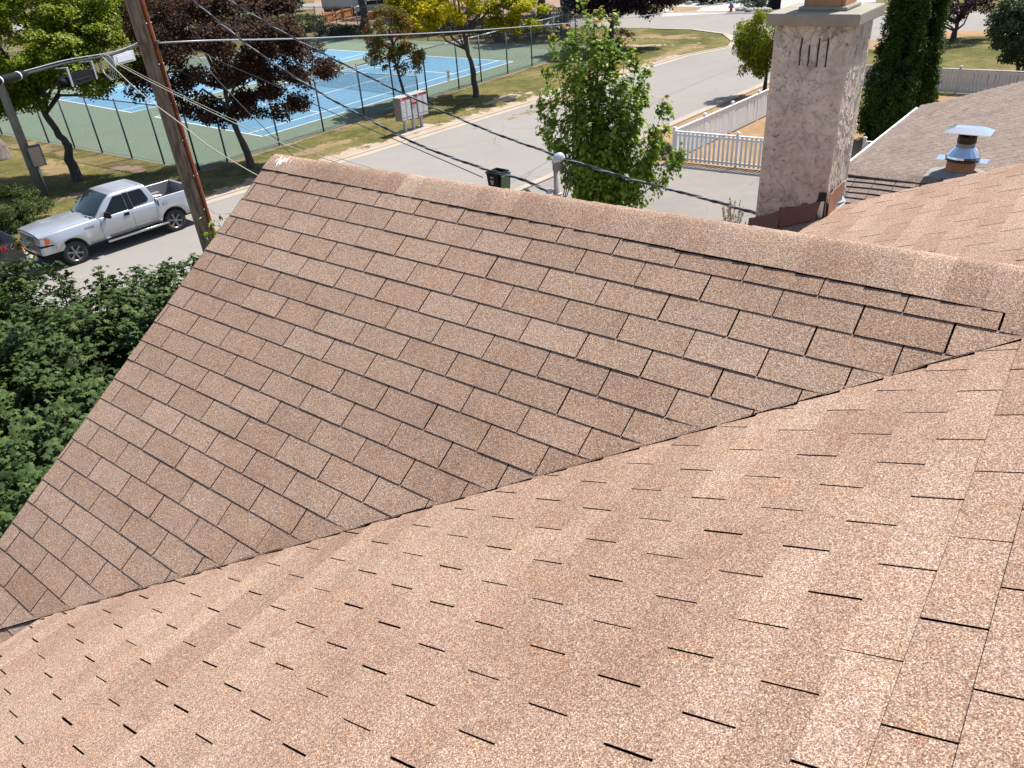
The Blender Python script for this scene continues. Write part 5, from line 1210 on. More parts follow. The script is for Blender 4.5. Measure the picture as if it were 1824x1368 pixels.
cable('drop_cable', 'thin dark drop cable from the strand to the service mast', [at(355, 90, 15.1), at(400, 113, 14.9), at(470, 143, 14.3), at(556, 184, 13.5), at(640, 222, 12.4), at(735, 262, 11.), at(860, 316, 9.5)], .0065, M_cable)
mt_ = np.array([mp[0]-.10, mp[1]-.02, 6.55])
cable('service_drop', 'twisted service drop cable, lower one, ending at the service mast', [at(300, -38, 14.0), at(343, 0, 13.6), at(400, 47, 13.0), at(445, 83, 12.6), at(520, 134, 11.9), at(594, 179, 11.2), at(690, 230, 10.2), at(753, 261, 9.6), at(860, 300, 8.6), at(925, 318, 8.0), mt_], .0085, M_cable, twist=.55)
cable('service_drop', 'twisted service drop cable, upper one, passing behind the weatherhead', [at(350, -40, 15.), at(407, 0, 14.4), at(520, 66, 13.4), at(620, 118, 12.6), at(715, 165, 11.8), at(860, 229, 10.6), at(975, 271, 9.6), at(1100, 312, 8.6), at(1259, 355, 7.4), at(1360, 384, 6.6)], .0085, M_cable, twist=.55)

# ================================================================== STREET THINGS
bp = G(889, 352); bn = thing('wheelie_bin', 'black wheelie bin with its green lined lid hanging open on the road', 'bin', bp, R_(-42))
mb = MB(); bw, bd, bh = .29, .30, .98
lo = [(-.22, -.22), (.22, -.22), (.22, .22), (-.22, .22)]; hi = [(-bw, -bd), (bw, -bd), (bw, bd), (-bw, bd)]; hi2 = [(x*.9, y*.9) for x, y in hi]; lo2 = [(x*.85, y*.85) for x, y in lo]
V = [(x, y, .05) for x, y in lo]+[(x, y, bh) for x, y in hi]+[(x, y, bh) for x, y in hi2]+[(x, y, .12) for x, y in lo2]
q4 = lambda a, b_: [(a+i, a+(i+1) % 4, b_+(i+1) % 4, b_+i) for i in range(4)]
mb.add(V, [(3, 2, 1, 0)]+q4(0, 4)+q4(4, 8)+q4(8, 12)+[(12, 13, 14, 15)]); mb.build('body', M_black, bn, bevel=.012)
mb = MB()
for a_, b__ in ((0, 1), (1, 2), (2, 3), (3, 0)):
    mb.tube([(*[k*1.04 for k in hi[a_]], bh), (*[k*1.04 for k in hi[b__]], bh)], .028, 6)
mb.tube([(-bw-.07, -.2, bh-.03), (-bw-.07, .2, bh-.03)], .02, 6); mb.build('rim', M_black, bn)
mb = MB(); mb.obox((bw+.055, .0, bh-.38), (0, 1, 0), (.12, 0, .99), (1, 0, -.12), (.29, .36, .018)); mb.build('lid', M_black, bn, bevel=.01)
mb = MB(); mb.obox((bw+.082, -.0, bh-.38), (0, 1, 0), (.12, 0, .99), (1, 0, -.12), (.25, .31, .010)); mb.build('lid_lining', M_binl, bn, bevel=.008)
mb = MB()
for s in (-1, 1): mb.lathe((bw-.08, s*.25-.02, .10), [(0, 0), (.10, 0), (.10, .04), (0, .04)], 14, axis='y')
mb.build('wheels', M_rub, bn)
mb = MB()
for zz, ww, hh in ((.82, .07, .018), (.70, .085, .012), (.665, .06, .010), (.635, .075, .010), (.605, .05, .010), (.575, .06, .010)): mb.obox((-.04, -(.22+(bd-.22)*(zz-.05)/.93)-.004, zz), (1, 0, 0), (0, 1, 0), (0, 0, 1), (ww, .004, hh))
mb.build('label_print', plain('faded_print', (.42, .42, .42), .7), bn)
# community mailboxes
m0 = G(720, 240); mh = R_(38.8); mx = np.array([math.sin(mh), math.cos(mh), 0]); my = np.array([mx[1], -mx[0], 0])   # my towards the road
mm = Matrix(((mx[0], my[0], 0), (mx[1], my[1], 0), (0, 0, 1)))
mail = thing('community_mailbox', 'grey bank of three community mailbox cabinets with red headers on posts', 'mailbox', m0); 
def mbx(name, mat, boxes, bevel=.004, parent=mail):
    m = MB()
    for (x0, x1, y0, y1, z0, z1) in boxes: m.obox(mx*(x0+x1)/2+my*(y0+y1)/2+Zv*(z0+z1)/2, mx, my, Zv, ((x1-x0)/2, (y1-y0)/2, (z1-z0)/2))
    return m.build(name, mat, parent, bevel=bevel)
mbx('concrete_pad', M_concrete, [(-.25, 2.15, -.55, .35, -.02, .035)])
x0 = 0
secs = [(0, .72), (.80, 1.13), (1.21, 1.93)]
for i, (a, b_) in enumerate(secs):
    zt, zb = (1.70, .62) if i != 1 else (1.70, .58)
    cb_ = mbx('cabinet', M_mailside if i == 0 else M_mailg, [(a, b_, -.46, 0, zb, zt)])
    mbx('pedestal', M_mailg, [((a+b_)/2-.06, (a+b_)/2+.06, -.29, -.17, .0, zb)]); mbx('foot_plate', M_mailg, [((a+b_)/2-.13, (a+b_)/2+.13, -.36, -.10, .035, .06)])
    mbx('header', M_red, [(a+.01, b_-.01, .001, .008, 1.60, 1.69)], .001)
    mbx('header_print', M_text, [(a+.06, a+.16, .008, .011, 1.625, 1.665)], 0)
    mbx('header_print', M_dark, [(b_-.20, b_-.03, .008, .0105, 1.615, 1.675)], 0)
    cols = [(a, (a+b_)/2), ((a+b_)/2, b_)] if i != 1 else [(a, b_)]
    door = []; slot = []; lab = []; hi_ = []
    for (ca, cb2) in cols:
        nz = 10 if i != 1 else 4
        for k in range(nz):
            zc0 = 1.56-(k+1)*(.075 if i != 1 else .09); 
            if i == 1 and k == 1: continue
            door.append((ca+.02, cb2-.02, .001, .010, zc0, zc0+(.064 if i != 1 else .078))); hi_.append((ca+.10, cb2-.06, .010, .013, zc0+.022, zc0+.036))
        door.append((ca+.02, cb2-.02, .001, .010, zb+.02, zb+.20)); lab.append((ca+.09, cb2-.05, .010, .013, zb+.13, zb+.16))
    mbx('doors', plain('mail_door', (.44, .44, .455), .4, .2), door, .002); mbx('number_strips', M_text, hi_, 0); mbx('label_strips', plain('slate_label', (.10, .10, .13), .6), lab, 0)
mbx('mail_slot', M_red, [(.83, 1.10, .001, .035, 1.27, 1.38)], .004); mbx('slot_hood', plain('pink_hood', (.60, .16, .15), .5), [(.82, 1.11, .001, .05, 1.38, 1.41)], .003)
mbx('roof_cap', plain('mail_top', (.30, .30, .275), .6), [(-.02, 1.95, -.48, .02, 1.70, 1.725)])
mbx('rear_frame', M_steel, [(.72, .80, -.40, -.05, .64, 1.69), (1.13, 1.21, -.40, -.05, .64, 1.69)])
m = MB(); m.lathe(-mx*.004+my*-.22+Zv*1.22, [(.0, 0)], 3); 
m = MB(); V = [(-mx*.006)+my*(-.22)+my*math.cos(a)*.085+Zv*(1.22+math.sin(a)*.085) for a in np.linspace(0, 2*math.pi, 25)[:-1]]; V2 = [v_*1+my*0 for v_ in [(-mx*.006)+my*(-.22)+my*math.cos(a)*.052+Zv*(1.22+math.sin(a)*.052) for a in np.linspace(0, 2*math.pi, 25)[:-1]]]
m.add(V+V2, [(i, (i+1) % 24, 24+(i+1) % 24, 24+i) for i in range(24)]); m.obox(-mx*.007+my*-.22+Zv*1.225, my*.8+Zv*.6, -my*.6+Zv*.8, mx, (.045, .014, .002)); m.obox(-mx*.0085+my*-.215+Zv*1.205, my*.9-Zv*.3, my*.3+Zv*.9, mx, (.025, .012, .002)); m.build('round_emblem', M_red, mail)
m = MB(); m.add([(-mx*.0045)+my*(-.22)+my*math.cos(a)*.052+Zv*(1.22+math.sin(a)*.052) for a in np.linspace(0, 2*math.pi, 25)[:-1]], [tuple(range(24))]); m.build('emblem_field', M_text, mail)
# stop sign
sp = at(1597, 9, 51.5); st = thing('stop_sign', 'red octagonal stop sign behind the cedars at the cross road', 'sign', (sp[0], sp[1], 0)); tc_ = np.array([-sp[0], -sp[1], 0]); tc_ /= np.linalg.norm(tc_); sr = np.array([-tc_[1], tc_[0], 0])
def octo(r, off, name, mat):
    m = MB(); V = [sr*math.cos(a)*r+Zv*(sp[2]+math.sin(a)*r)+tc_*off for a in [math.pi/8+i*math.pi/4 for i in range(8)]]; m.add(V+[v_-tc_*.004 for v_ in V], [tuple(range(8)), tuple(range(15, 7, -1))]+[(i, 8+i, 8+(i+1) % 8, (i+1) % 8) for i in range(8)]); return m.build(name, mat, st)
octo(.39, .03, 'border', M_text); octo(.365, .036, 'face', M_red)
text_mesh('lettering', 'STOP', .30, M_text, st, sr*0+Zv*sp[2]+tc_*.042, Matrix((tuple(sr), tuple(Zv), tuple(tc_))).transposed(), bold=.012)
m = MB(); m.tube([(0, 0, 0), (0, 0, sp[2]+.35)], .03, 8); m.build('post', M_steelL, st)
# hydrant
hg = G(1302, 21); hy = thing('fire_hydrant', 'red fire hydrant with a blue bonnet on the far verge', 'hydrant', hg)
m = MB(); m.lathe((0, 0, 0), [(.20, 0), (.20, .05), (.13, .07), (.13, .52), (.17, .54), (.17, .58)], 12); m.build('barrel', M_red, hy)
m = MB(); m.lathe((0, 0, .58), [(.18, 0), (.17, .08), (.10, .17), (.05, .20), (.05, .26), (0, .26)], 12)
for s in (-1, 1): m.lathe((0, 0, .42), [(0, s*.12), (.09, s*.12), (.09, s*.24), (0, s*.24)], 10, axis='x')
m.build('bonnet', plain('blue_bonnet', (.10, .25, .45), .5), hy)
fb = G(1380, 16); fbn = thing('wheelie_bin', 'black bin with a green lid far away just left of the chimney cap', 'bin', fb); m = MB(); m.obox((0, 0, .5), (1, 0, 0), (0, 1, 0), Zv, (.42, .35, .5)); m.build('body', M_black, fbn, bevel=.05); m = MB(); m.obox((0, 0, 1.04), (1, 0, 0), (0, 1, 0), Zv, (.45, .38, .04)); m.build('lid', M_binl, fbn, bevel=.02)
# rocks
def rock(label, c, r, seed, mat=None, group=None):
    rg_ = np.random.default_rng(seed); m = MB(); V = []; n1, n2 = 7, 12
    for i in range(n1+1):
        for j in range(n2):
            a = math.pi*i/n1; b_ = 2*math.pi*j/n2; d = np.array([math.sin(a)*math.cos(b_), math.sin(a)*math.sin(b_), math.cos(a)]); V.append(d)
    V = np.array(V); k = 1+.32*(fbm3(V+seed, 1.6, 3, seed)-.45)*2; V = V*k[:, None]*np.array(r); V[:, 2] += r[2]*.55
    m.add(V, [(i*n2+j, (i+1)*n2+j, (i+1)*n2+(j+1) % n2, i*n2+(j+1) % n2) for i in range(n1) for j in range(n2)]); o = m.build('boulder', mat or M_rock); o.location = tuple(c); return tag(o, label, 'rock', group)
rock('brown boulder beside the corner post of the picket fence', G(1183, 276), (.34, .30, .36), 3)
rock('small flat stone at the foot of the boulder', G(1187, 284), (.22, .18, .12), 5)
wr = [(1315, 20), (1325, 19), (1334, 21), (1343, 20), (1352, 21), (1361, 20), (1369, 21), (1227, 8)]
for i, q in enumerate(wr): rock('one of the pale rocks edging the far grey shrub bed' if i < 7 else 'pale rock in front of the far hedge', G(*q), (.32+.05*(i % 3), .3, .22), 20+i, M_gravel, 'pale rocks edging the far bed' if i < 7 else None)
# ================================================================== PICKUPS
def paint(name, col, metal=.55, rough=.32):
    m, n, l, b = base_mat(name, col, rough, metal); b.inputs['Coat Weight'].default_value = .6; b.inputs['Coat Roughness'].default_value = .08
    co = coords(n, l); c = mixc(n, l, noise(n, l, co, 900, 1), tuple(x*.9 for x in col), tuple(min(1, x*1.1) for x in col))
    dirt_shade = mapr(n, l, noise(n, l, co, 2.2, 4, .6), .45, .75, 0, .10); c = mixc(n, l, dirt_shade, c, (.30, .27, .23)); l.new(c, b.inputs['Base Color']); return m
M_silver = paint('silver_paint', (.44, .46, .49)); M_blackp = paint('black_paint', (.012, .012, .014), .2, .2)
M_glass = base_mat('tinted_glass', (.004, .005, .006), .05, 0, .35)[0]
M_wind = base_mat('windshield_glass', (.020, .030, .026), .05, 0, .7)[0]
M_chrome = plain('chrome_trim', (.55, .56, .58), .16, 1., var=.06)
M_bump = plain('painted_bumper', (.42, .43, .45), .3, .5, var=.08)
M_liner = plain('grey_bed_liner', (.17, .165, .17), .7, var=.15)
M_lamp = plain('lamp_lens', (.55, .56, .58), .08, .2, var=.15, scale=20); M_amber = plain('amber_lens', (.75, .13, .02), .2); M_tail = plain('red_lens', (.45, .01, .015), .15)
M_rim = plain('dark_alloy_rim', (.15, .15, .155), .35, .7, var=.1)
AX = (1.84, -1.84); KT_ = .972
def sm(a, b, x): t = min(1, max(0, (x-a)/(b-a))); return t*t*(3-2*t)
def zbot(x):
    z = .50+.36*sm(2.33, 2.36, x)
    for a in AX:
        d = abs(x-a)
        if d < .50: z = max(z, .40+math.sqrt(max(0, .25-d*d)))
    return z
def taper(x): return 1-.115*max(0, (x-2.05)/.74)**2-.02*max(0, (-x-2.7)/.4)**2
def flare(x):
    f = 0
    for a in AX:
        d = abs(x-a); f = max(f, .050*math.exp(-((d-.50)/.13)**2) if d > .50 else .050)
    return f
def hoodz(x): return 1.315-.020*sm(.7, 2.0, x)-.055*sm(1.9, 2.80, x)
def body(col, parent, name='body'):
    mb = MB(); S = []
    xs = sorted(set(list(np.linspace(2.76, .72, 46))+[-1.36]+list(np.linspace(.72, -1.36, 40))+[1.84+.499, 1.84-.499, -1.84+.499]), reverse=True)
    def sec(x, kind):
        zb = zbot(x); t = taper(x); f = flare(x); y = lambda v: v*t
        low = [(y(.86), zb), (y(.955+f), zb+.015), (y(.985+f*.9), max(zb+.10, .80) if zb < .8 else zb+.04), (y(1.0+f*.4), max(.98, zb+.06))]
        if kind == 'hood':
            zh = hoodz(x); zf = zh-.045
            return low+[(y(.985), 1.06), (y(.955), zf-.02), (y(.925), zf+.012), (y(.80), zf+.012), (y(.74), zh-.005), (y(.70), zh+.012), (y(.36), zh+.020), (y(.30), zh+.032), (0, zh+.036)]
        if kind == 'cab':
            return low+[(.99, 1.08), (.965, 1.24), (.945, 1.262), (.90, 1.265), (.86, 1.265), (.6, 1.265), (.4, 1.265), (.2, 1.265), (0, 1.265)]
        return low+[(y(.995), 1.10), (y(.985), 1.34), (y(.965), 1.375), (y(.90), 1.378), (y(.875), 1.36), (y(.86), .90), (.6, .885), (.3, .885), (0, .885)]
    def loft(xs, kind, capf=False, capb=False):
        R = []
        for x in xs:
            h = sec(x, kind); R.append([(x, yy, zz) for yy, zz in h]+[(x, -yy, zz) for yy, zz in h[-2::-1]])
        n = len(R[0]); vs = [p for r in R for p in r]
        mb.add(vs, [(i*n+j, i*n+j+1, (i+1)*n+j+1, (i+1)*n+j) for i in range(len(R)-1) for j in range(n-1)], .5, 0, True)
        if capf: mb.add(R[0], [tuple(range(n))])
        if capb: mb.add(R[-1], [tuple(range(n-1, -1, -1))])
        if kind != 'bed' : pass
    loft([x for x in xs if x >= .72], 'hood', True)
    loft([x for x in xs if x <= .72], 'cab', False, True)
    loft(sorted(set(list(np.linspace(-1.40, -2.92, 44))+[-1.84+.4999, -1.84-.4999]), reverse=True), 'bed', False, False)
    for (a, b_) in ((-1.40, -1.46), (-2.85, -2.92)):          # bed front wall and tailgate
        mb.box((b_, -.93, .62), (a, .93, 1.372))
    return mb.build(name, col, parent)
def cab_top(x):     # (ztop) of the greenhouse over x
    if x > .05: return 1.26+(.62)*sm2((.86-x)/.81)
    if x > -1.16: return 1.885+.018*math.sin((.05-x)/1.21*math.pi)
    return 1.885-.62*((-1.16-x)/.20)**1.6 if x > -1.36 else 1.26
def sm2(t): t = min(1, max(0, t)); return 1-(1-t)**1.25*(1-.0)
def yside(z): return .948-.185*max(0, (z-1.25)/.64)**1.15
def cab(col, parent):
    mb = MB(); xs = [.86, .80, .70, .58, .46, .34, .22, .12, .05, -.02, -.15, -.4, -.7, -.95, -1.08, -1.16, -1.20, -1.26, -1.31, -1.345, -1.36]; R = []
    for x in xs:
        zt = max(1.262, cab_top(x)); h = []
        for f in (0, .25, .5, .75, .93): z = 1.25+(zt-.03-1.25)*f; h.append((yside(z), max(z, 1.25)))
        ye = yside(zt); h += [(ye-.012, zt-.014), (ye-.05, zt+.004), (ye-.16, zt+.016), (.4, zt+.027), (.2, zt+.031), (0, zt+.032)]
        R.append([(x+.0*(1-yy), yy, zz) for yy, zz in h]+[(x, -yy, zz) for yy, zz in h[-2::-1]])
    # bow the windshield forward at the middle
    RR = []
    for x, r in zip(xs, R): RR.append([(px+(.10*(1-(py/.9)**2)*sm(-.1, .3, px)), py, pz) for px, py, pz in r])
    n = len(R[0]); mb.add([p for r in RR for p in r], [(i*n+j, i*n+j+1, (i+1)*n+j+1, (i+1)*n+j) for i in range(len(R)-1) for j in range(n-1)], .5, 0, True)
    c = mb.build('cab', col, parent)
    mb = MB()   # roof ribs
    for y in (-.52, -.35, -.175, 0, .175, .35, .52):
        for (xa, xb) in ((-.05, -1.02),):
            pts = [(xa+(xb-xa)*k/10, y, cab_top(xa+(xb-xa)*k/10)+.030-.028*(abs(y)/.75)**2.4+(.007 if 0 < k < 10 else -.006)) for k in range(11)]
            V = []
            for p in pts: V += [(p[0], p[1]-.032, p[2]-.008), (p[0], p[1]-.018, p[2]+.002), (p[0], p[1]+.018, p[2]+.002), (p[0], p[1]+.032, p[2]-.008)]
            mb.add(V, [(i*4+j, (i+1)*4+j, (i+1)*4+j+1, i*4+j+1) for i in range(10) for j in range(3)], .5, 0, True)
    mb.build('roof_rib', col, c)
    # side windows, pillars
    def panel(poly, off, name, mat, par=c, side=1, smooth=False):
        m = MB(); 
        def P(x, z): return (x, side*(yside(z)+off), z)
        n = len(poly); cx = sum(p[0] for p in poly)/n; cz_ = sum(p[1] for p in poly)/n
        V = [P(*p) for p in poly]+[P(cx, cz_)]+[(a, side*(abs(b_)-.03), d) for a, b_, d in [P(*p) for p in poly]]
        m.add(V, [(i, (i+1) % n, n) for i in range(n)]+[(i, n+1+i, n+1+(i+1) % n, (i+1) % n) for i in range(n)]); return m.build(name, mat, par)
    def rnd(poly, r=.04):
        out = []; n = len(poly)
        for i in range(n):
            p0, p1, p2 = np.array(poly[i-1]), np.array(poly[i]), np.array(poly[(i+1) % n]); a = p1+(p0-p1)/np.linalg.norm(p0-p1)*r; b_ = p1+(p2-p1)/np.linalg.norm(p2-p1)*r
            for f in (0, .33, .66, 1): out.append(tuple((1-f)**2*a+2*f*(1-f)*p1+f*f*b_))
        return out
    for s in (1, -1):
        panel(rnd([(.60, 1.27), (.52, 1.255), (.36, 1.215 if False else 1.262), (-.30, 1.285), (-.30, 1.80), (.02, 1.80)], .03), .010, 'front_side_window', M_glass, side=s)
        panel([(-.315, 1.262), (-.50, 1.262), (-.50, 1.815), (-.315, 1.815)], .013, 'door_pillar', M_black, side=s)
        panel(rnd([(-.515, 1.30), (-1.05, 1.34), (-1.12, 1.42), (-1.02, 1.77), (-.96, 1.81), (-.515, 1.81)], .035), .011, 'rear_side_window', M_glass, side=s)
    # windshield
    m = MB(); V = []; nu, nv = 14, 8
    for j in range(nv+1):
        x = .80-(.80-.10)*j/nv
        for i in range(nu+1):
            zt = cab_top(x); yy = (-1+2*i/nu)*(yside(zt)-.065); ye = yside(zt)
            z = zt+.032-.05*(abs(yy)/ye)**3*.6; V.append((x+.10*(1-(yy/.9)**2)*sm(-.1, .3, x)+.010, yy, z+.010))
    m.add(V, [(j*(nu+1)+i, j*(nu+1)+i+1, (j+1)*(nu+1)+i+1, (j+1)*(nu+1)+i) for j in range(nv) for i in range(nu)], .5, 0, True); m.build('windshield', M_wind, c)
    # rear window
    m = MB(); m.add([(-1.372, -.62, 1.33), (-1.372, .62, 1.33), (-1.245, .56, 1.83), (-1.245, -.56, 1.83)], [(0, 1, 2, 3)]); m.build('rear_window', M_glass, c)
    # wipers and cowl
    m = MB(); V = []
    for i in range(13):
        y = -.80+1.6*i/12; xx = .83+.10*(1-(y/.9)**2); V += [(xx+.10, y, hoodz(.8)+.028), (xx-.03, y, 1.292)]
    m.add(V, [(2*i, 2*i+1, 2*i+3, 2*i+2) for i in range(12)]); 
    for y0 in (-.55, .10): m.tube([(.97, y0, 1.345), (.90, y0+.35, 1.375), (.86, y0+.55, 1.38)], .010, 5)
    m.build('cowl_and_wipers', M_black, c)
    # glimpses through the windshield: pale dash top and seat
    return c
def wheel_mesh():
    t = MB(); t.lathe((0, 0, 0), [(.255, -.115), (.30, -.125), (.375, -.120), (.398, -.095), (.402, 0), (.398, .095), (.375, .120), (.30, .125), (.262, .115), (.255, .05)], 40, axis='y')
    return t
def make_wheel(parent, x, y, side, steer=0.):
    e = MB(); e.lathe((0, 0, 0), [(.255, -.115), (.30, -.125), (.375, -.120), (.396, -.098), (.402, -.06), (.402, .06), (.396, .098), (.375, .120), (.30, .125), (.262, .115), (.255, .05)], 44, axis='y')
    for k in range(44):
        a = 2*math.pi*k/44
        for s in (-1, 1): e.obox((math.cos(a)*.401, s*.058, math.sin(a)*.401), (-math.sin(a), .35*s, math.cos(a)), (0, 1, 0), (math.cos(a), 0, math.sin(a)), (.012, .045, .005))
    w_ = e.build('wheel', M_rub, parent); w_.location = (x, y, .402); w_.rotation_euler = (0, 0, steer+(0 if side > 0 else math.pi))
    r = MB(); r.lathe((0, 0, 0), [(.262, .112), (.268, .104), (.250, .098), (.242, .05), (.235, -.05)], 40, axis='y')
    for k in range(6):
        a = 2*math.pi*k/6+.26; ca, sa = math.cos(a), math.sin(a)
        for da in (-.115, .115):
            pts = []
            for rr_, ww in ((.06, .022), (.15, .020), (.252, .026)):
                pass
        V = []
        for rr_, hw, yy in ((.05, .030, .085), (.12, .027, .080), (.19, .030, .088), (.256, .040, .100)):
            V += [(ca*rr_-sa*hw, yy, sa*rr_+ca*hw), (ca*rr_-sa*hw*.45, yy+.010, sa*rr_+ca*hw*.45), (ca*rr_+sa*hw*.45, yy+.010, sa*rr_-ca*hw*.45), (ca*rr_+sa*hw, yy, sa*rr_-ca*hw), (ca*rr_+sa*hw, yy-.04, sa*rr_-ca*hw), (ca*rr_-sa*hw, yy-.04, sa*rr_+ca*hw)]
        r.add(V, [(i*6+j, i*6+(j+1) % 6, (i+1)*6+(j+1) % 6, (i+1)*6+j) for i in range(3) for j in range(6)])
    r.lathe((0, 0, 0), [(.062, .05), (.062, .098), (.045, .108), (0, .110)], 18, axis='y'); r.build('rim', [plain('alloy_spokes', (.24, .235, .225), .35, .7, var=.1)] if 'alloy_spokes' not in bpy.data.materials else [bpy.data.materials['alloy_spokes']], w_)
    d = MB(); d.lathe((0, 0, 0), [(.235, .02), (0, .02)], 24, axis='y'); d.lathe((0, 0, 0), [(.235, -.02), (0, -.02)], 24, axis='y'); d.build('brake_disc', M_dark, w_)
    return w_
def make_truck(name, label, loc, yaw, col, bumpm, decal=None):
    t = thing(name, label, 'pickup truck', loc, yaw)
    bd = body(col, t); cb = cab(col, t)
    m = MB(); m.box((-2.86, -.84, .42), (2.52, .84, .86)); 
    m.box((-1.36, -.86, .50), (.75, .86, 1.20)); m.build('underbody', M_tar, t)
    for a in AX:
        for s in (1, -1): make_wheel(t, a, s*.865, s, .0)
    for s, nm in ((1, ''), (-1, '')):
        m = MB(); m.obox((-.42, s*.965, .44), (1, 0, 0), (0, 1, 0), (0, 0, 1), (1.12, .085, .022)); m.tube([(.72, s*1.0, .43), (-1.55, s*1.0, .43)], .045, 8); rb = m.build('running_board', M_chrome, t, bevel=.01)
        m = MB(); m.obox((-.42, s*.955, .468), (1, 0, 0), (0, 1, 0), (0, 0, 1), (.95, .065, .006)); m.build('step_pad', M_black, rb)
        # mirror
        m = MB(); m.obox((.50, s*1.14, 1.335), (1, .18*s, 0), (-.18*s, 1, 0), (0, 0, 1), (.055, .13, .105)); m.obox((.52, s*.99, 1.27), (1, 0, 0), (0, 1, 0), (0, 0, 1), (.035, .08, .03)); m.build('mirror', M_black, t, bevel=.03)
        # door handle
        for xh in (-.20,): m = MB(); m.obox((xh, s*.998, 1.155), (1, 0, 0), (0, 1, 0), (0, 0, 1), (.095, .014, .050)); dh = m.build('door_handle', M_black, t, bevel=.012)
        m = MB(); m.obox((-.20, s*1.012, 1.162), (1, 0, 0), (0, 1, 0), (0, 0, 1), (.080, .008, .014)); m.build('grip', M_black, dh, bevel=.004)
        # door seams
        m = MB()
        def seam(pts, w_=.006):
            for (x0_, z0_), (x1_, z1_) in zip(pts[:-1], pts[1:]):
                n_ = 7
                for k in range(n_):
                    xa, za = x0_+(x1_-x0_)*k/n_, z0_+(z1_-z0_)*k/n_; xb, zb_ = x0_+(x1_-x0_)*(k+1)/n_, z0_+(z1_-z0_)*(k+1)/n_
                    def yy(x, z):
                        h = [(.955+flare(x), zbot(x)+.015), (.985+flare(x)*.9, .80 if zbot(x) < .7 else zbot(x)+.04), (1.0+flare(x)*.4, .98), (.99, 1.08), (.965, 1.24)]
                        for (ya, z_a), (yb, z_b) in zip(h[:-1], h[1:]):
                            if z <= z_b: return (ya+(yb-ya)*max(0, min(1, (z-z_a)/(z_b-z_a))))*taper(x)
                        return .962*taper(x) if z < 1.25 else yside(z)
                    m.tube([(xa, s*(yy(xa, za)-.001), za), (xb, s*(yy(xb, zb_)-.001), zb_)], w_, 4, cap=False, smooth=False)
        seam([(.70, 1.22), (.78, 1.05), (.76, .60)]); seam([(-.40, 1.25), (-.40, .60)]); seam([(-1.30, 1.24), (-1.28, .95), (-1.24, .72), (-1.18, .56)]); seam([(.76, .68), (-1.2, .68)], .004)
        m.build('door_seams', M_dark, t)
        m = MB(); m.box((-1.402, s*.90-.10 if s > 0 else s*.90-.10, .56), (-1.37, s*.90+.10 if s > 0 else s*.90+.10, 1.30)); m.build('cab_gap', M_tar, t)
        # bed rail cap
        m = MB(); m.obox((-2.15, s*.93, 1.384), (1, 0, 0), (0, 1, 0), (0, 0, 1), (.76, .045, .010)); m.build('bed_rail_cap', M_black, t, bevel=.008)
        # lamps
        m = MB(); V = []
        cor = [(2.778, .60, .90), (2.778, .78, .90), (2.772, .86, .90), (2.745, .905, .905), (2.66, .935, .92), (2.54, .965, .945)]
        for (x_, y, z0_) in cor: V += [(x_, s*y, z0_), (x_-.006, s*(y-.008), 1.165-.02*(y > .9))]
        m.add(V, [(2*i, 2*i+2, 2*i+3, 2*i+1) if s > 0 else (2*i+1, 2*i+3, 2*i+2, 2*i) for i in range(5)], .5, 0, False)
        bz = MB(); bz.tube([(x_+.004, s*(y+.004), z0_-.008) for x_, y, z0_ in cor], .012, 5); bz.tube([(x_+.004, s*(y+.002), 1.172-.02*(y > .9)) for x_, y, z0_ in cor], .010, 5); hl = m.build('headlight', M_lamp, t); bz.build('bezel', M_dark, hl)
        m = MB(); m.add([(2.64, s*.945, .93), (2.54, s*.969, .945), (2.48, s*.980, .98), (2.49, s*.972, 1.135), (2.54, s*.962, 1.145), (2.62, s*.942, 1.145)], [(0, 1, 4, 5), (1, 2, 3, 4)]); m.build('amber_marker', M_amber, hl)
        m = MB(); m.box((-2.955, s*.885-.075, .92), (-2.86, s*.885+.095 if s > 0 else s*.885+.075, 1.30)); m.obox((-2.84, s*.972, 1.11), (1, 0, 0), (0, 1, 0), (0, 0, 1), (.10, .016, .19)); m.build('tail_light', M_tail, t, bevel=.02)
        m = MB(); m.lathe((2.79, s*.74, .655), [(.0, -.01), (.055, -.01), (.060, .012), (.078, .018), (.080, -.06)], 16, axis='x'); m.build('fog_lamp', M_dark, t)
    # grille: dark field, frame and three bars
    gx = lambda y: 2.795-.02*(y/.6)**2
    def bar(z0_, z1_, y0_, y1_, off, mat, name, par, n_=10):
        m = MB(); V = []
        for i in range(n_+1):
            y = y0_+(y1_-y0_)*i/n_; V += [(gx(y)+off, y, z0_), (gx(y)+off, y, z1_), (gx(y)-.06, y, z0_), (gx(y)-.06, y, z1_)]
        m.add(V, [f for i in range(n_) for f in ((4*i, 4*i+4, 4*i+5, 4*i+1), (4*i+1, 4*i+5, 4*i+7, 4*i+3), (4*i, 4*i+2, 4*i+6, 4*i+4))]+[(0, 1, 3, 2), (4*n_, 4*n_+2, 4*n_+3, 4*n_+1)]); return m.build(name, mat, par, bevel=.004)
    gr = bar(.86, 1.19, -.59, .59, -.005, M_black, 'grille', t)
    for z0_ in (.90, .985, 1.07): bar(z0_, z0_+.048, -.56, .56, .014, M_bump, 'grille_bar', gr)
    bar(1.165, 1.20, -.60, .60, .020, bumpm, 'grille_top', gr); bar(.845, .875, -.60, .60, .018, bumpm, 'grille_bottom', gr)
    for s in (-1, 1): bar(.86, 1.19, s*.575-.02, s*.575+.02, .018, bumpm, 'grille_side', gr, 2)
    m = MB(); m.lathe((gx(0)+.015, 0, 1.03), [(0, .016), (.085, .012), (.10, 0)], 20, axis='x'); V = m.v; m.v = [(x, y*1.25, (z-1.03)*.5+1.03) for x, y, z in V]; m.build('oval_badge', plain('badge_blue', (.03, .05, .12), .3, .3), gr)
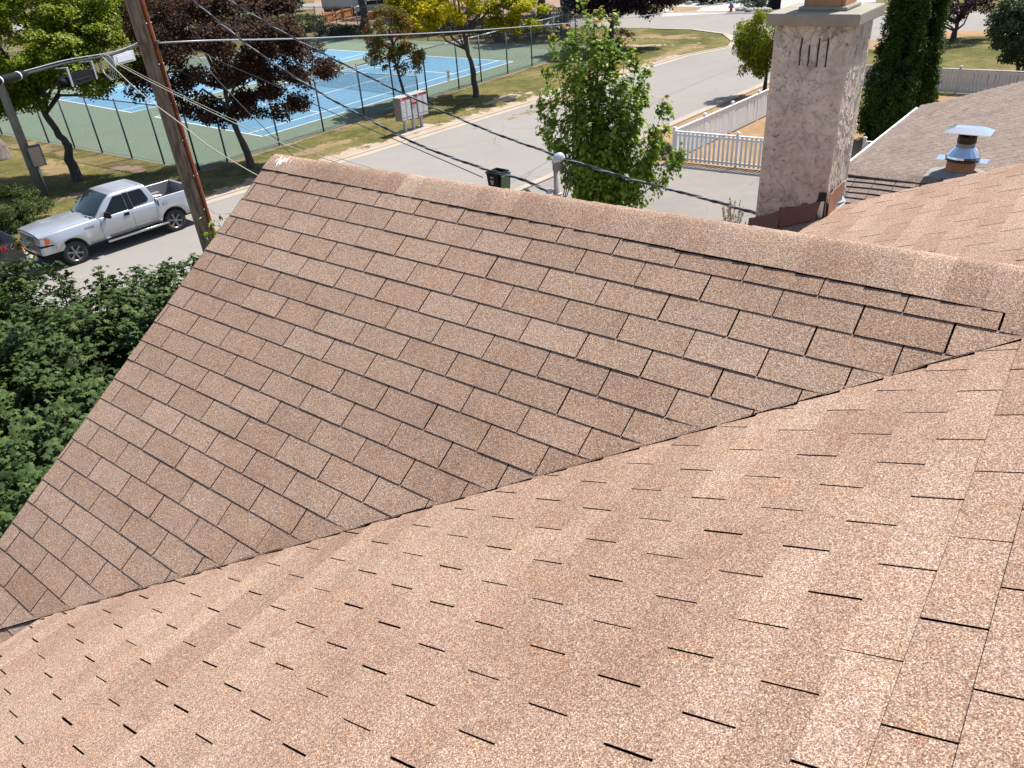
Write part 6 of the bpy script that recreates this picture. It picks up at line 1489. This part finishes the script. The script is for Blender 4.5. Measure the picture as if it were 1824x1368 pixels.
    def bump_(z0_, z1_, off, mat, name, w_=.94, dx=0):
        m = MB(); V = []; n_ = 16
        for i in range(n_+1):
            u_ = -1+2*i/n_; y = w_*math.sin(max(-1, min(1, u_*1.25))*math.pi/2)**1 if abs(u_) < .8 else math.copysign(w_+.02*(abs(u_)-.8)/.2, u_); x = (2.86-.05*(abs(u_)/.8)**2-.10*max(0, (abs(u_)-.55)/.25)**2 if abs(u_) < .8 else 2.71-.42*(abs(u_)-.8)/.2)+off
            V += [(x, y, z0_), (x+.02, y, (z0_+z1_)/2), (x-.01, y, z1_), (x-.22, y, z1_), (x-.22, y, z0_)]
        m.add(V, [(5*i+j, 5*(i+1)+j, 5*(i+1)+(j+1) % 5, 5*i+(j+1) % 5) for i in range(n_) for j in range(5)]+[(0, 1, 2, 3, 4), tuple(5*n_+j for j in (4, 3, 2, 1, 0))], .5, 0, False); return m.build(name, mat, t, bevel=.01)
    bump_(.60, .845, .0, bumpm, 'front_bumper', .955); bump_(.44, .61, -.035, M_black, 'air_dam', .915); bump_(.66, .71, .010, M_tar, 'bumper_slot', .35)
    m = MB(); m.box((-3.08, -.90, .56), (-2.94, .90, .76)); rb = m.build('rear_bumper', M_chrome, t, bevel=.03)
    m = MB(); m.box((-3.085, -.35, .70), (-2.96, .35, .772)); m.build('bumper_step', M_black, rb)
    m = MB(); m.box((-2.945, -.90, .86), (-2.915, .90, 1.385)); tg_ = m.build('tailgate', col, t, bevel=.015); m = MB(); m.obox((-2.955, 0, 1.24), (1, 0, 0), (0, 1, 0), (0, 0, 1), (.012, .12, .035)); m.build('tailgate_handle', M_black, tg_)
    m = MB()
    for s in (-1, 1):
        m.box((-2.84, s*.86-(.012 if s > 0 else 0), .90), (-1.47, s*.86+(.012 if s < 0 else 0), 1.355))
        m.lathe((-1.84, s*.75, .885), [(.0, -.12), (.48, -.12), (.48, .12), (0, .12)], 20, axis='y') if False else m.box((-2.30, s*.74-.11, .88), (-1.40, s*.74+.11, 1.10))
    m.box((-2.85, -.86, .887), (-1.46, .86, .905))
    for k in range(9): m.box((-2.84, -.74+.165*k, .905), (-1.47, -.68+.165*k, .915))
    for k in range(8): m.box((-2.852, -.75+.19*k, .93), (-2.835, -.65+.19*k, 1.33))
    m.build('bed_liner', M_liner, t, bevel=.012)
    m = MB(); m.tube([(1.02, .62, 1.35), (1.00, .62, 1.50)], .006, 5); m.lathe((1.02, .62, 1.335), [(.03, 0), (.015, .03), (0, .03)], 8) ; m.build('antenna_stub', M_black, t)
    m = MB(); N_ = 26
    for i in range(N_):
        a, b_ = 2*math.pi*i/N_, 2*math.pi*(i+1)/N_; m.tube([(-1.62+.085*math.cos(a), 1.0055, 1.12+.085*math.sin(a)), (-1.62+.085*math.cos(b_), 1.0055, 1.12+.085*math.sin(b_))], .004, 4, cap=False)
    m.build('fuel_door', M_dark, t)
    t.scale = (KT_, KT_, KT_); return t
fw = np.array([-.672, -.741]); lf = np.array([.741, -.672])
cF, cRr = np.array([-14.08, 24.3]), np.array([-11.62, 27.03]); ctr = cRr+fw*1.84*KT_-lf*.90
yaw = math.atan2(fw[1], fw[0])
tr = make_truck('pickup_truck', 'silver extended cab pickup parked at the far kerb, white sacks in its bed', (ctr[0], ctr[1], .008), yaw, M_silver, M_bump)
SM = Matrix(((-1, 0, 0), (0, 0, 1), (0, 1, 0)))     # text on the left (+y) side facing +y
SM = Matrix(((-1., 0., 0.), (0., 0., 1.), (0., 1., 0.)))
text_mesh('bed_side_lettering', '4x4', .13, M_dark, tr, (-2.68, .998, 1.25), SM, bold=.003)
m = MB(); m.obox((1.13, .985, 1.12), (1, 0, 0), (0, 1, 0), (0, 0, 1), (.16, .014, .018)); m.build('fender_badge', M_chrome, tr)
c2 = ctr+fw*6.08+lf*-.02
t2 = make_truck('pickup_truck', 'black pickup cut by the left edge, parked nose ahead of the silver pickup', (c2[0], c2[1], .008), yaw, M_blackp, M_chrome)
text_mesh('bed_side_lettering', 'FX', .20, M_red, t2, (-2.44, .998, 1.22), SM, bold=.006); text_mesh('bed_side_lettering', '4', .20, plain('decal_grey', (.22, .22, .23), .5), t2, (-2.66, .998, 1.22), SM, bold=.006)
# sacks in the bed
def sack(label, p, r, seed):
    rg_ = np.random.default_rng(seed); V = []; n1, n2 = 10, 18
    for i in range(n1+1):
        for j in range(n2):
            a = math.pi*i/n1; b_ = 2*math.pi*j/n2; V.append((math.sin(a)*math.cos(b_), math.sin(a)*math.sin(b_), math.cos(a)))
    V = np.array(V); V = np.sign(V)*np.abs(V)**.75; k = 1+.25*(fbm3(V+seed, 2.4, 3, seed)-.45); V = V*k[:, None]*np.array(r)
    m = MB(); m.add(V, [(i*n2+j, (i+1)*n2+j, (i+1)*n2+(j+1) % n2, i*n2+(j+1) % n2) for i in range(n1) for j in range(n2)], .5, 0, True); o = m.build('sack', M_bag)
    c_, s_ = math.cos(yaw), math.sin(yaw); o.location = (ctr[0]+p[0]*c_-p[1]*s_, ctr[1]+p[0]*s_+p[1]*c_, p[2]); o.rotation_euler = (.1, .05, yaw+.4*seed); tag(o, label, 'sack')
sack('white sack lying along the near side of the silver pickup bed', (-1.95, .30, 1.02), (.42, .24, .13), 1); sack('smaller white sack nearest the cab in the silver pickup bed', (-1.66, .05, 1.06), (.20, .36, .14), 2)

# ================================================================== FAR LOT
g = G(640, 24); rv = thing('camper_trailer', 'pale camper trailer parked in the bare lot beyond the courts', 'trailer', g, R_(-12))
m = MB(); m.box((-4.2, -1.2, .75), (4.0, 1.2, 3.9)); m.build('shell', M_caravan, rv, bevel=.18)
m = MB(); m.box((-4.0, -1.15, .45), (3.9, 1.15, .76)); m.tube([(3.9, 0, .55), (5.3, 0, .6)], .07, 6); m.build('chassis', M_dark, rv)
for (x0_, x1_, z0_, z1_) in ((-3.3, -1.9, 2.2, 2.95), (1.6, 2.5, 2.2, 3.0)):
    m = MB(); m.box((x0_, -1.23, z0_), (x1_, -1.19, z1_)); wf = m.build('window_frame', M_dark, rv, bevel=.02); m = MB(); m.box((x0_+.1, -1.245, z0_+.1), (x1_-.1, -1.20, z1_-.1)); m.build('pane', plain('milky_pane', (.42, .42, .40), .2), wf)
m = MB(); m.box((-.2, -1.235, .85), (.6, -1.19, 2.9)); m.build('door', plain('trailer_door', (.45, .44, .41), .5), rv, bevel=.02)
for x in (-.55, .45): m = MB(); m.lathe((x, -1.1, .38), [(0, -.1), (.36, -.1), (.38, 0), (.36, .1), (0, .1)], 20, axis='y'); m.build('wheel', M_rub, rv)
# timber fence panel, leaning
g0, g1, g2_ = G(577, 42), G(628, 30), G(645, 33)
fnc = thing('timber_fence', 'orange new timber board fence in the bare lot below the trailer', 'fence', g0)
d_ = (g1-g0); Lf = np.linalg.norm(d_); d_ /= Lf; nn_ = np.array([-d_[1], d_[0], 0])
m = MB(); rgg = random.Random(2)
for k in range(int(Lf/.15)): m.obox(d_*(k*.15+.07)+Zv*(.52+.05*math.sin(k*.3)), d_, nn_, Zv, (.068, .012, .46+rgg.uniform(-.02, .02)), rgg.random())
m.build('boards', M_cedarw, fnc)
m = MB()
for hh in (.22, .85): m.obox(d_*Lf/2-nn_*.04+Zv*hh, d_, nn_, Zv, (Lf/2, .02, .045))
m.tube([d_*Lf*.1-nn_*.07+Zv*.1, d_*Lf*.55-nn_*.07+Zv*.9], .04, 5)
for s in (0, .33, .66, 1): m.obox(d_*Lf*s-nn_*.05+Zv*.6, d_, nn_, Zv, (.05, .05, .6))
m.build('frame', M_cedarw, fnc)
vg = G(668, 25); vh = thing('parked_vehicle', 'pale vehicle parked under the dark trees beyond the courts', 'car', vg, R_(8))
m = MB(); V = []
prof_ = [(-2.3, .45), (-2.35, .9), (-1.9, 1.05), (-1.1, 1.15), (-.5, 1.62), (1.1, 1.66), (2.0, 1.15), (2.3, 1.0), (2.35, .45)]
for y in (-.9, .9): V += [(x, y, z) for x, z in prof_]
n_ = len(prof_); m.add(V, [tuple(range(n_)), tuple(range(2*n_-1, n_-1, -1))]+[(i, n_+i, n_+(i+1) % n_, (i+1) % n_) for i in range(n_)]); m.build('body', M_caravan, vh, bevel=.06)
m = MB(); m.box((-.85, -.915, 1.12), (.35, -.90, 1.50)); m.box((.42, -.915, 1.12), (1.35, -.90, 1.50)); m.build('window', M_glass, vh)
for x in (-1.45, 1.45): m = MB(); m.lathe((x, -.82, .36), [(0, -.1), (.2, -.1), (.34, -.09), (.36, 0), (.34, .09), (0, .1)], 20, axis='y'); w_ = m.build('wheel', M_rub, vh); m = MB(); m.lathe((x, -.925, .36), [(0, -.01), (.19, 0), (.2, .01)], 14, axis='y'); m.build('rim', M_steelL, w_)
